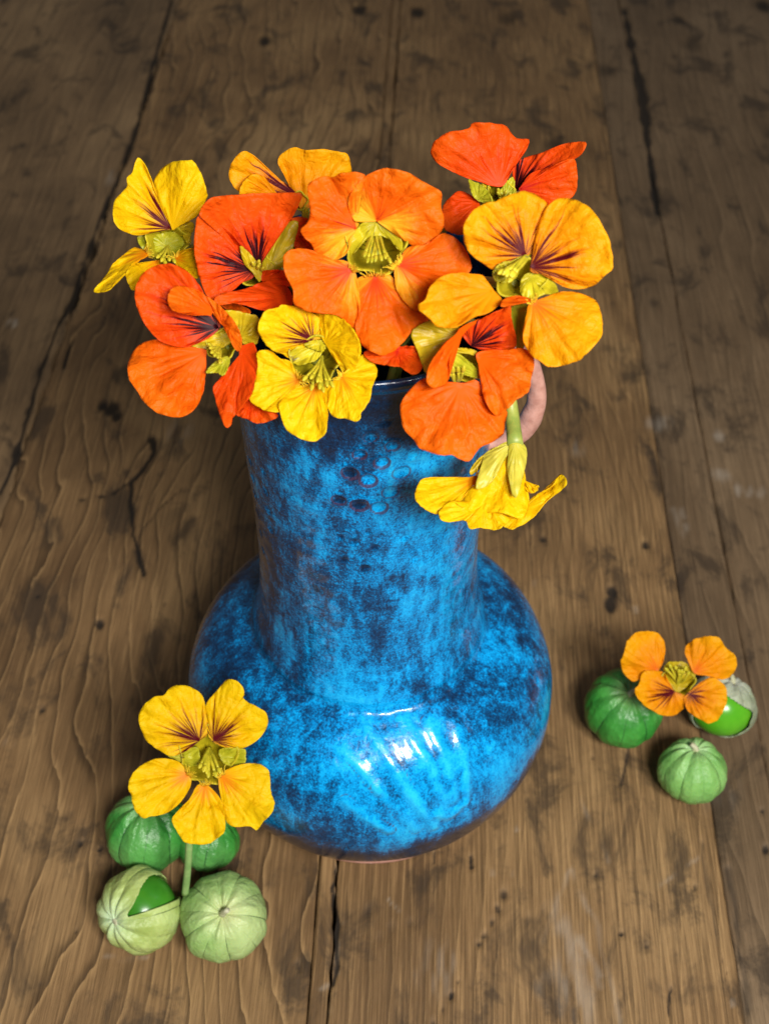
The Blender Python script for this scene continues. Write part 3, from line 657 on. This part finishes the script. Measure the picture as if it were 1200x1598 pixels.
# 5  central orange
flower('large orange nasturtium with yellow-edged petals and wide green throat, centre of the bunch', 'B', (660, 640), .322, [
 ('B', (545, 545), [(560, 515), (530, 500), (500, 440), (495, 370), (540, 270), (600, 215), (540, 195), (450, 200), (400, 225), (340, 220), (290, 240), (245, 270), (245, 350), (255, 450), (240, 510), (200, 550), (210, 590), (260, 640), (300, 710), (360, 750), (430, 735), (490, 690), (500, 620), (530, 565)], 4, -2, 'orange_sides', dict(cup=-2, tilt=-2, tip=(330, 380))),
 ('B', (670, 500), [(545, 505), (505, 440), (498, 370), (530, 290), (600, 220), (680, 180), (760, 170), (850, 190), (930, 235), (1010, 280), (1075, 325), (1070, 400), (1090, 500), (1060, 590), (1000, 650), (930, 665), (870, 640), (820, 590), (770, 530), (700, 495), (620, 488)], 3, -5, 'orange_sides', dict(cup=3, tip=(790, 250))),
 ('B', (515, 800), [(525, 790), (470, 745), (350, 740), (290, 690), (200, 670), (120, 685), (88, 730), (100, 830), (150, 920), (160, 1020), (270, 1070), (400, 1080), (460, 1110), (535, 1170), (560, 1100), (565, 980), (550, 870)], 1, -3, 'orange_lower_sides', dict(cup=1.5, tilt=-2, fringe=FR, tip=(250, 900))),
 ('B', (800, 770), [(785, 790), (840, 690), (880, 660), (1000, 640), (1085, 575), (1200, 640), (1260, 780), (1200, 850), (1060, 900), (980, 985), (925, 1065), (860, 1020), (800, 940), (782, 850)], 2, 1, 'orange_lower_sides', dict(cup=1.5, fringe=dict(n=14, length=15, rootspread=11), tip=(1080, 790))),
 ('B', (660, 840), [(560, 850), (545, 880), (565, 980), (550, 1100), (535, 1170), (560, 1240), (600, 1290), (690, 1335), (760, 1320), (850, 1240), (900, 1180), (1000, 1110), (960, 1080), (870, 1030), (810, 950), (770, 850), (720, 830), (640, 828)], 4, 1, 'orange_lower_sides', dict(cup=3.5, fringe=dict(n=10, rootspread=14), tip=(690, 1150))),
], cup=(188, 5, 15, 1.02), stam=((665, 545), 12, -3, (0, 1), 9, 205, .42, .00042),
 sepals=[('B', (670, 500), [(500, 720), (510, 610), (570, 520), (640, 486), (710, 496), (790, 560), (832, 640), (820, 690), (760, 620), (680, 590), (600, 620), (540, 690)], 4, 7, 'calyx', dict(cup=-1, tip=(670, 640)))], spur=(0, 18))

# 3  orange, folded, left
flower('orange nasturtium with a folded upper petal, overhanging the left side of the rim', 'A', (740, 1090), .327, [
 ('A', (725, 1000), [(735, 990), (680, 1050), (580, 1095), (500, 1100), (400, 1060), (320, 960), (280, 850), (290, 760), (340, 690), (420, 660), (480, 660), (560, 700), (620, 770), (660, 850), (700, 930)], 4, -2, 'red_upper', dict(cup=-3, tip=(400, 860))),
 ('A', (690, 915), [(690, 925), (660, 840), (620, 800), (540, 778), (480, 785), (455, 830), (460, 880), (490, 910), (560, 930), (650, 932)], 0, -7, 'orange_plain', dict(tilt=2, name='petal')),
 ('A', (745, 980), [(650, 830), (720, 870), (780, 930), (830, 1000), (850, 1080), (830, 1125), (800, 1090), (780, 1020), (730, 970), (690, 910)], 0, -3, 'orange_plain', dict(tilt=-3)),
 ('A', (655, 1130), [(660, 1120), (600, 1105), (490, 1075), (400, 1062), (310, 1085), (255, 1150), (238, 1220), (250, 1280), (295, 1340), (310, 1375), (380, 1445), (440, 1470), (530, 1475), (600, 1430), (640, 1350), (655, 1250), (658, 1160)], 3, -2, 'orange_plain', dict(cup=3, ridge=1.6, tip=(420, 1300))),
 ('A', (850, 1130), [(840, 1110), (880, 1085), (915, 1085), (932, 1150), (930, 1240), (900, 1350), (840, 1440), (795, 1490), (790, 1525), (760, 1530), (735, 1470), (710, 1390), (700, 1310), (770, 1260), (830, 1200)], 2, -2, 'red_plain', dict(cup=-2, tilt=3)),
 ('A', (900, 1370), [(870, 1380), (940, 1415), (1040, 1460), (1010, 1495), (930, 1510), (880, 1490), (820, 1460)], 3, 1, 'red_plain', dict(tilt=2)),
], cup=(85, 5, 11, .9), stam=((735, 1110), 9, -1, (-.4, .3), 6, 60, .9),
 sepals=[('A', (760, 1060), [(582, 1100), (650, 1050), (720, 1010), (780, 1000), (800, 1060), (760, 1100), (690, 1112)], 6, 4, 'sepal', {}), ('A', (840, 1050), [(760, 905), (850, 915), (940, 945), (945, 1020), (925, 1085), (860, 1085), (830, 1000), (790, 940)], 6, 3, 'sepal', dict(cup=-2)), ('A', (770, 1170), [(658, 1240), (700, 1190), (765, 1150), (785, 1175), (770, 1225), (745, 1258), (720, 1240)], 2, 0, 'sepal_green', dict(cup=-2))], spur=(12, 8))

# 6  amber, right
flower('amber nasturtium with crimson streaks, outermost on the handle side of the vase', 'C', (640, 850), .312, [
 ('C', (665, 730), [(690, 720), (600, 745), (520, 790), (490, 800), (430, 760), (370, 710), (343, 630), (350, 560), (400, 490), (460, 455), (510, 450), (540, 430), (610, 405), (650, 395), (700, 405), (760, 440), (780, 480), (740, 550), (722, 620), (722, 680)], 4, -1, 'amber_upper', dict(cup=2, tip=(520, 550))),
 ('C', (690, 790), [(725, 700), (723, 600), (760, 500), (820, 440), (880, 430), (950, 450), (1020, 500), (1070, 580), (1105, 660), (1120, 790), (1080, 830), (1030, 880), (950, 905), (880, 895), (830, 870), (790, 830), (690, 810)], 3, -3, 'amber_upper', dict(cup=2, tip=(960, 660))),
 ('C', (500, 910), [(500, 935), (450, 840), (400, 825), (300, 820), (230, 840), (170, 890), (145, 960), (108, 985), (120, 1020), (170, 1060), (200, 1095), (250, 1105), (310, 1100), (400, 1050), (490, 1020), (540, 970), (530, 940)], 0, -5, 'amber_plain', dict(cup=-2, tilt=1.5, tip=(280, 980))),
 ('C', (705, 970), [(690, 975), (780, 950), (840, 920), (900, 918), (980, 935), (1040, 980), (1065, 1070), (1060, 1150), (1020, 1200), (950, 1270), (900, 1290), (800, 1310), (740, 1280), (690, 1240), (655, 1180), (655, 1120), (670, 1040)], 1, -2, 'amber_lower', dict(cup=2.5, fringe=FR, tip=(880, 1130))),
 ('C', (690, 962), [(540, 995), (550, 960), (620, 938), (695, 962), (610, 985)], -1, -4, 'orange_plain', dict(tilt=2, ruf=.3)),
], cup=(135, 4, 12, .8), stam=((700, 720), 8, -3, (-.75, .7), 7, 170, .22, .00055),
 sepals=[('C', (690, 840), [(640, 870), (680, 820), (790, 835), (830, 900), (832, 938), (770, 930), (720, 950), (650, 940)], 5, 2, 'calyx', {}), ('C', (590, 830), [(500, 800), (560, 760), (630, 770), (620, 840), (560, 870), (505, 860)], 4, 3, 'calyx', {})], spur=(-8, 14))

# 8  orange-red, lower right
flower('bright orange nasturtium facing sideways, drooping over the right front of the rim', 'D', (500, 450), .318, [
 ('D', (540, 320), [(490, 240), (560, 180), (640, 130), (750, 80), (785, 60), (795, 160), (820, 260), (812, 330), (740, 355), (640, 350), (560, 325), (510, 285)], 7, 1, 'red_upper', dict(tilt=2, tip=(740, 180))),
 ('D', (475, 560), [(500, 550), (580, 535), (620, 640), (680, 740), (765, 720), (750, 800), (740, 870), (670, 920), (590, 960), (540, 1030), (510, 1040), (470, 1025), (420, 1000), (370, 1005), (290, 985), (220, 960), (190, 920), (170, 890), (120, 840), (100, 740), (110, 660), (170, 580), (250, 520), (330, 540), (430, 545)], 2, 0, 'orange_plain', dict(cup=3, tip=(430, 850), ridge=1.4)),
 ('D', (580, 390), [(570, 375), (620, 350), (750, 345), (860, 335), (910, 370), (935, 420), (915, 520), (900, 600), (830, 650), (780, 700), (710, 755), (660, 720), (620, 640), (600, 540), (590, 450)], 2, -3, 'orange_plain', dict(cup=2.5, tip=(780, 560))),
 ('D', (490, 230), [(600, 150), (500, 235), (440, 330), (405, 400), (405, 480), (390, 545), (340, 580), (290, 575), (262, 540), (270, 470), (310, 390), (380, 300), (440, 250), (480, 200)], 1, -5, 'orange_plain', dict(tilt=-3, bend=-2)),
 ('B', (800, 1310), [(590, 1320), (650, 1380), (760, 1400), (820, 1410), (890, 1455), (945, 1430), (950, 1370), (920, 1290), (820, 1280), (700, 1290)], 9, 6, 'red_lower', dict(tilt=2)),
], cup=(95, 8, 10, 1.0), stam=((450, 540), 7, 1, (-.2, -1), 5, 70, .6),
 sepals=[('D', (440, 260), [(165, 250), (200, 200), (290, 165), (360, 200), (470, 205), (420, 270), (350, 350), (300, 420), (260, 490), (230, 420), (200, 340)], 6, 6, 'sepal', dict(cup=-3)), ('D', (585, 510), [(408, 395), (450, 368), (520, 410), (580, 470), (600, 520), (540, 512), (450, 482), (410, 450)], 5, 0, 'sepal_green', dict(cup=-1)), ('D', (850, 330), [(790, 80), (900, 70), (885, 200), (865, 335), (820, 320)], 8, 8, 'sepal_green', dict(cup=-2)), ('D', (560, 370), [(440, 335), (500, 335), (570, 350), (560, 378), (500, 362), (440, 355)], 4, 2, 'sepal', {})], spur=(4, -8))

# 10  yellow, front
flower('yellow nasturtium with dark crimson throat hanging in front of the vase lip', 'G', (600, 560), .323, [
 ('G', (590, 390), [(480, 420), (440, 490), (400, 540), (330, 505), (260, 480), (190, 420), (130, 320), (130, 260), (160, 180), (200, 130), (300, 110), (320, 85), (400, 92), (500, 115), (590, 155), (650, 200), (700, 270), (695, 370), (640, 345), (560, 350)], 6, -2, 'yellow_upper', dict(cup=2.5, tip=(340, 220))),
 ('G', (700, 420), [(690, 395), (660, 350), (650, 240), (610, 160), (700, 165), (800, 175), (860, 215), (940, 300), (990, 400), (1000, 480), (980, 560), (940, 630), (890, 675), (850, 670), (810, 590), (770, 510), (730, 440)], 5, -4, 'yellow_plain', dict(cup=3, tip=(880, 360))),
 ('G', (480, 720), [(485, 770), (440, 790), (380, 840), (320, 900), (310, 995), (200, 990), (130, 960), (50, 890), (80, 830), (110, 700), (120, 590), (115, 490), (180, 470), (250, 490), (310, 540), (400, 570), (420, 640), (485, 700)], 3, 0, 'yellow_lower', dict(cup=-2, tilt=1, fringe=FR, tip=(180, 800))),
 ('G', (610, 775), [(500, 770), (620, 758), (690, 760), (710, 830), (705, 920), (720, 1000), (710, 1130), (690, 1190), (630, 1240), (570, 1250), (480, 1220), (390, 1170), (340, 1100), (315, 1010), (300, 940), (330, 890), (420, 810)], 3, -1, 'yellow_lower', dict(cup=-2.5, ruf=.6, fringe=dict(n=12, rootspread=16, length=11), tip=(540, 1100))),
 ('G', (830, 690), [(840, 680), (890, 675), (950, 630), (990, 550), (1010, 510), (1060, 520), (1110, 580), (1138, 650), (1120, 720), (1090, 800), (1080, 880), (1050, 940), (1000, 1000), (995, 1050), (960, 1080), (880, 1055), (790, 1050), (730, 990), (710, 900), (710, 800), (760, 740)], 4, 0, 'yellow_lower', dict(cup=2, fringe=FR, tip=(950, 880))),
], cup=(215, 6, 14, .95), stam=((660, 530), 11, -1, (-.1, 1), 8, 215, .50, .00045),
 sepals=[('G', (660, 420), [(400, 560), (400, 490), (500, 420), (600, 390), (660, 400), (680, 460), (640, 540), (560, 580), (470, 600)], 6.5, 5.5, 'calyx', dict(cup=-1, tip=(480, 520))), ('G', (660, 400), [(520, 430), (580, 395), (650, 385), (700, 400), (690, 470), (640, 480)], 6, 5, 'calyx', dict(cup=-1))], spur=(4, 10))

# 9  hanging yellow, seen from behind
hang = flower('yellow nasturtium hanging upside down beside the clay handle, back of flower showing', 'D', (790, 960), .345, [
 ('D', (590, 1140), [(560, 1130), (490, 1150), (380, 1140), (240, 1150), (190, 1230), (200, 1290), (270, 1350), (340, 1370), (400, 1330), (470, 1290), (540, 1200), (600, 1150)], 2, -5, 'yellow_lower', dict(tilt=2, fringe=dict(n=7, length=10))),
 ('D', (640, 1290), [(420, 1290), (500, 1335), (620, 1350), (720, 1345), (800, 1375), (730, 1450), (690, 1470), (600, 1455), (530, 1460), (500, 1410), (400, 1420), (350, 1400), (340, 1350)], -1, -7, 'yellow_plain', dict(ruf=1.4, tip=(560, 1440))),
 ('D', (880, 1330), [(850, 1390), (900, 1290), (960, 1240), (1050, 1190), (1090, 1125), (1120, 1130), (1135, 1180), (1090, 1230), (1010, 1290), (930, 1390), (830, 1450), (790, 1465), (740, 1440), (760, 1390)], 0, -5, 'yellow_plain', dict(tilt=-3)),
 ('D', (790, 930), [(790, 920), (710, 945), (650, 1010), (620, 1090), (580, 1180), (470, 1290), (500, 1340), (620, 1362), (730, 1362), (860, 1397), (900, 1290), (885, 1190), (870, 1090), (850, 960)], -1, -5, 'yellow_plain', dict(cup=6, ridge=1.8, tip=(700, 1350))),
 ('D', (870, 1160), [(868, 1140), (890, 1195), (925, 1208), (960, 1192), (955, 1220), (920, 1240), (890, 1225), (865, 1190)], -1, -2, 'yellow_plain', {}),
], sepals=[('D', (815, 930), [(790, 915), (860, 930), (882, 970), (880, 1040), (855, 1150), (822, 1262), (790, 1220), (770, 1100), (775, 1000)], -3.5, -7, 'sepal_pale', dict(cup=2.5, thick=.0006, tip=(820, 1250))),
 ('D', (780, 930), [(790, 910), (700, 950), (630, 990), (600, 1080), (570, 1200), (620, 1205), (680, 1150), (730, 1060), (768, 990)], -2.5, -5, 'sepal_pale', dict(cup=2, thick=.0005, tip=(600, 1190))),
 ('D', (640, 1000), [(640, 985), (580, 1030), (535, 1090), (540, 1120), (590, 1090), (620, 1050)], -1, -1, 'sepal', {})], stem=None)
a0 = np.array(W(600+815*.25, 460+940*.25, .345-.0030)); a1 = np.array(W(600+800*.25, 460+800*.25, .347)); a2 = np.array(W(600+788*.25, 460+700*.25, .348)); a3 = np.array(W(790, 600, .346)); a4 = np.array(W(765, 545, .345))
v, f = tube([a0, a1, a2, a3, a4, np.array((VX+.020, VY-.020, .240)), np.array((VX+.006, VY-.004, .16))], [.0022, .0017, .0014, .0013, .0013, .0013, .0013], 10, 40)
mesh_obj('stem', v, f, M['stem'], hang)

# ------------------------------------------------------------------ tomatillos
def husk_material(name, a, b, vein, pale, glossy=.35):
    t = NT(name); oc = t.obj(); r = t.math('MULTIPLY', t.rnd(), 20.0)
    n = t.noise(oc, 90, 4.0, .6, .4, r); n2 = t.noise(oc, 520, 3.0, .65, 0, r)
    c = t.mix(t.sstep(n, .32, .68), a, b)
    c = t.mix(t.math('MULTIPLY', t.attr('pale'), .85), c, pale)
    c = t.mix(t.math('MULTIPLY', t.sstep(n2, .5, .8), .25), c, tuple(x*.5 for x in a))
    vn = t.math('ADD', t.attr('vein'), t.math('MULTIPLY', t.math('SUBTRACT', n2, .5), .35))
    c = t.mix(t.math('MULTIPLY', t.sstep(vn, .35, .85), .92), c, vein)
    return t.done(t.bsdf(c, glossy, t.bump(t.math('ADD', n2, t.math('MULTIPLY', n, 2.5)), .6, .0009), .45, sss=.12))
M['husk_deep'] = husk_material('husk_deep_green', (.020, .17, .022), (.055, .30, .045), (.008, .035, .014), (.30, .52, .20))
M['husk_pale'] = husk_material('husk_pale_green', (.22, .40, .10), (.36, .52, .19), (.05, .09, .03), (.56, .60, .30), .45)
M['husk_yellow'] = husk_material('husk_yellow_green', (.30, .40, .09), (.44, .54, .18), (.06, .10, .025), (.58, .74, .50), .45)
M['husk_mid'] = husk_material('husk_mid_green', (.13, .34, .07), (.22, .46, .12), (.035, .10, .02), (.42, .62, .30), .45)
M['husk_paper'] = husk_material('husk_papery_grey', (.22, .27, .16), (.40, .44, .31), (.030, .020, .035), (.50, .50, .44), .5)
M['fruit'] = plain('tomatillo_fruit', (.035, .19, .012), (.06, .27, .02), .25, 60, .5, .05, .15)
M['fruit_bright'] = plain('tomatillo_fruit_bright', (.08, .36, .012), (.13, .46, .02), .25, 60, .5, .05, .15)
M['tip'] = plain('husk_tip_dry', (.34, .34, .18), (.55, .54, .38), .6, 600)

def tomatillo(label, group, c, rpx, zc, pole, mat, squash=.93, split=None, seed=0, nv=10, stemlen=.004, pinch=.16, fruit='fruit'):
    r0 = ray(*c); d = (CAM_H-zc)/-r0[2]; C = CP+r0*d; R = rpx*d/FPX
    root = empty('tomatillo', Vector((C[0], C[1], 0))); tag(root, label, 'tomatillo', group)
    Z = camdir(*pole); X = Vector((0, 0, 1)).cross(Z)
    X = X.normalized() if X.length > .05 else Vector((1, 0, 0)); Y = Z.cross(X)
    Mx = np.array([X, Y, Z]).T
    nl, nc = 200, 90
    lon = np.linspace(0, 2*math.pi, nl, endpoint=False); col = np.linspace(.02, math.pi-.02, nc)
    LO, CO = np.meshgrid(lon, col)
    wob = .10*vnoise(np.cos(LO)*1.4+seed, CO*1.3, seed)
    ph = (LO+wob*1.0+seed*.37)*nv/(2*math.pi); fr_ = np.abs(ph-np.round(ph))*2     # 0 on a vein, 1 between
    main = (np.round(ph).astype(int) % 2 == 0)
    r = 1+.050*(np.clip(fr_, 0, 1)**.6-.6)*np.sin(CO)**.5*np.where(main, 1.2, .7)
    r += .030*vnoise(np.cos(LO)*2.2+seed*3, np.sin(LO)*2.2+CO*1.2, seed+2)+.010*vnoise(np.cos(LO)*9, np.sin(LO)*9+CO*6, seed+4)
    r += .055*vnoise(np.cos(LO)*.9+seed*5, np.sin(LO)*.9+CO*.7, seed+9)*np.sin(CO)
    r -= pinch*np.exp(-(CO/.26)**2)                                  # dimple round the pole
    r += .045*np.exp(-((CO-.42)/.34)**2)*np.cos(2*math.pi*ph+math.pi)*np.clip(.6+.6*vnoise(np.cos(LO)*3, np.sin(LO)*3, seed+12), .2, 1)                # puckers
    r -= .06*np.exp(-((math.pi-CO)/.35)**2)
    sp = np.stack([r*np.sin(CO)*np.cos(LO), r*np.sin(CO)*np.sin(LO), r*np.cos(CO)*squash], -1)
    vein = np.exp(-(fr_/.065)**2)*np.where(main, 1.0, .75)*np.clip(.35+CO/1.2, 0, 1)
    side = np.exp(-((fr_-.5)/.06)**2)*.35*np.clip(vnoise(LO*6, CO*5, seed)+.2, 0, 1); vein = np.maximum(vein, side)
    pale = np.clip(np.exp(-((CO)/.42)**2)*.8+.4*np.clip(vnoise(np.cos(LO)*1.2+7, np.sin(LO)*1.2+CO, seed+6), 0, 1), 0, 1)
    Pw = sp.reshape(-1, 3)@Mx.T*R
    Pw = Pw+C; lo = Pw[:, 2].min(); 
    # sit on the table: flatten what would dip under it
    Pw[:, 2] = np.where(Pw[:, 2] < .0012, .0004+.0006*np.exp(np.minimum(Pw[:, 2]-.0012, 0)*400), Pw[:, 2])
    F = grid_faces(nc, nl, True)
    if split:
        dirv, a1, c0, c1 = split; lv = np.array(camdir(*dirv))@Mx; a0 = math.atan2(lv[1], lv[0])-a1/2; a1 = a0+a1
        fl = F[:, 0]; L = LO.ravel()[fl]; Cc = CO.ravel()[fl]
        jag = .05*vnoise(Cc*5, Cc*0+seed, 3)
        inside = (((L-a0) % (2*math.pi)) < (a1-a0)*np.clip((Cc-c0)/(c1-c0), 0, 1)**.5+jag) & (Cc > c0)
        F = F[~inside]
        th_ = np.linspace(0, 2*math.pi, 64, endpoint=False); cc = np.linspace(.01, math.pi-.01, 40); A, B_ = np.meshgrid(th_, cc)
        pk = (1-1.9*pinch*np.exp(-(B_/.42)**2))[..., None]
        q = (pk*np.stack([np.sin(B_)*np.cos(A), np.sin(B_)*np.sin(A), np.cos(B_)*squash], -1)).reshape(-1, 3)@Mx.T*R*.955+C
        q[:, 2] = np.maximum(q[:, 2], .0010)
        mesh_obj('fruit', q, grid_faces(40, 64, True), M[fruit], root)
    o = mesh_obj('husk', Pw, F.tolist() if split else F.tolist()+[list(range(nl))[::-1], [(nc-1)*nl+k for k in range(nl)]], mat, root, True, None, {'vein': vein.ravel(), 'pale': pale.ravel()})
    if split:
        md = o.modifiers.new('thickness', 'SOLIDIFY'); md.thickness = .0004; md.offset = -1
    Zv = np.array(Z); b = C+Zv*R*squash*(1-pinch-.06); side_ = np.array(X)
    v, f = tube([b, b+Zv*stemlen*.6+side_*.0006, b+Zv*stemlen+side_*.0022], [.0017, .0012, .0009], 8, 8)
    mesh_obj('stalk', v, f, M['tip'], root)
    return C, R
def e(x, y): return (140+x*320/1065, 1040+y*320/1065)
def f_(x, y): return (890+x*310/1200, 960+y*310/1200)
gl_ = 'tomatillos beside the vase under the yellow flower'; gr_ = 'tomatillos under the amber flower'
tomatillo('large deep green tomatillo half hidden under the yellow flower', gl_, e(305, 850), 65, .0150, (.10, .85, .50), M['husk_deep'], seed=3)
tomatillo('small green tomatillo between the yellow flower and the vase', gl_, e(610, 905), 50, .0115, (.2, .9, .3), M['husk_deep'], seed=8)
tomatillo('yellow-green tomatillo with split husk showing the fruit', gl_, e(257, 1265), 63, .0140, (-.52, -.02, .85), M['husk_yellow'], seed=5, split=((.55, .60, .5), .75, .45, 1.2), stemlen=.0015, pinch=.10)
tomatillo('pale green tomatillo with puckered stalk end, beside the split one', gl_, e(695, 1308), 69, .0155, (.08, .42, .90), M['husk_pale'], seed=11, stemlen=.0075, pinch=.26)
tomatillo('dark green tomatillo with stalk up, under the amber flower', gr_, f_(322, 560), 61, .0158, (.04, .56, .80), M['husk_deep'], seed=14)
tomatillo('tomatillo in torn grey papery husk with bright green fruit, under the amber flower', gr_, f_(905, 545), 52, .0135, (.35, .85, .35), M['husk_paper'], seed=17, split=((-.30, -.60, .7), 1.9, .70, 1.10), fruit='fruit_bright')
tomatillo('small light green tomatillo in front of the amber flower', gr_, f_(735, 940), 53, .0132, (.0, .86, .50), M['husk_mid'], seed=21)

# ------------------------------------------------------------------ two flowers lying on the tomatillos
g11 = flower('yellow nasturtium with red streaked throat standing over the left tomatillos', 'E', (615, 460), .430, [
 ('E', (572, 385), [(580, 375), (615, 345), (605, 240), (590, 160), (540, 115), (480, 97), (420, 112), (385, 148), (330, 160), (275, 210), (255, 270), (270, 330), (300, 390), (370, 440), (430, 465), (500, 440), (540, 410)], 4, 0, 'yellow_upper', dict(cup=2, tip=(400, 250))),
 ('E', (645, 385), [(620, 365), (605, 240), (607, 190), (650, 140), (700, 80), (735, 65), (790, 95), (805, 140), (800, 170), (880, 215), (915, 240), (928, 290), (900, 350), (850, 400), (790, 425), (720, 422), (670, 408)], 4, 1, 'yellow_upper', dict(cup=2, tip=(780, 240))),
 ('E', (515, 560), [(530, 590), (500, 540), (470, 500), (420, 480), (350, 478), (290, 500), (230, 550), (203, 610), (215, 670), (240, 750), (285, 790), (310, 780), (390, 765), (460, 720), (510, 650)], 2, -2, 'yellow_lower', dict(cup=2, fringe=dict(n=10, length=12), tip=(330, 650))),
 ('E', (600, 615), [(590, 605), (640, 640), (680, 690), (700, 760), (705, 840), (680, 880), (610, 922), (500, 915), (470, 880), (430, 800), (460, 750), (520, 690), (550, 630)], 2, -2, 'yellow_lower', dict(cup=-2, ridge=1.5, fringe=FR, tip=(570, 830))),
 ('E', (685, 565), [(680, 560), (750, 520), (840, 502), (910, 520), (935, 560), (940, 640), (960, 710), (945, 760), (910, 800), (870, 850), (830, 830), (740, 830), (700, 780), (685, 690), (670, 610)], 2, -2, 'yellow_lower', dict(cup=2, fringe=dict(n=10, length=12), tip=(830, 690))),
], cup=(150, 5, 12, 1.0), stam=((620, 430), 10, 0, (0, 1), 8, 110, .5, .0006),
 sepals=[('E', (690, 470), [(680, 430), (800, 428), (812, 460), (805, 500), (740, 515), (690, 495)], 6, 5, 'sepal_green', dict(cup=-1)), ('E', (470, 480), [(400, 455), (470, 445), (560, 420), (570, 500), (520, 520), (460, 490)], 6, 5, 'sepal_green', dict(cup=-1))],
 group='flowers laid by the vase', stem=None, spur=(0, 8))
p0 = W(*e(600, 560), .441); p1 = W(*e(525, 800), .4365); p2 = W(*e(518, 930), .441); p3 = W(*e(510, 1060), .449); p4 = W(*e(497, 1180), .460)
v, f = tube([p0, p1, p2, p3, p4], [.0012, .0013, .0013, .0013, .0013], 9, 30); mesh_obj('stem', v, f, plain('stem_sage', (.18, .34, .10), (.30, .46, .16), .45, 200), g11)

g12 = flower('small amber nasturtium lying across the right tomatillos', 'F', (650, 400), .498, [
 ('F', (525, 335), [(530, 335), (555, 290), (572, 210), (560, 150), (520, 105), (450, 95), (390, 110), (340, 160), (325, 225), (303, 270), (310, 330), (350, 385), (390, 400), (430, 360), (490, 345)], 2, -1, 'amber_lower', dict(cup=2, tip=(420, 220))),
 ('F', (745, 345), [(740, 345), (715, 290), (690, 230), (700, 180), (760, 140), (840, 125), (900, 140), (940, 200), (990, 240), (1003, 290), (990, 340), (940, 385), (890, 385), (860, 368), (780, 362)], 2, -1, 'amber_lower', dict(cup=2, tip=(870, 240))),
 ('F', (625, 460), [(560, 345), (480, 335), (430, 350), (410, 420), (388, 450), (400, 490), (450, 550), (520, 590), (570, 610), (640, 600), (690, 545), (700, 490), (640, 472), (585, 410)], 2, -3, 'amber_upper', dict(cup=2, tip=(500, 500))),
 ('F', (715, 475), [(690, 490), (760, 425), (830, 380), (880, 385), (935, 430), (945, 490), (930, 560), (890, 630), (840, 655), (800, 640), (720, 590), (690, 540)], 1, -3, 'amber_upper', dict(cup=2, tip=(830, 540))),
], cup=(100, 3, 11, .85), stam=((645, 420), 8, -2, (.1, -1), 7, 100, .7, .0006),
 sepals=[('F', (640, 440), [(560, 330), (590, 285), (630, 280), (700, 290), (740, 345), (750, 370), (690, 440), (640, 465), (590, 410)], 6, 4, 'sepal', dict(cup=-2))],
 group='flowers laid by the vase', stem=None, spur=(0, 6))
v, f = tube([W(*f_(650, 420), .506), W(*f_(645, 450), .514), W(*f_(640, 500), .524), W(*f_(625, 540), .535)], [.0012]*4, 8, 20); mesh_obj('stem', v, f, M['stem'], g12)
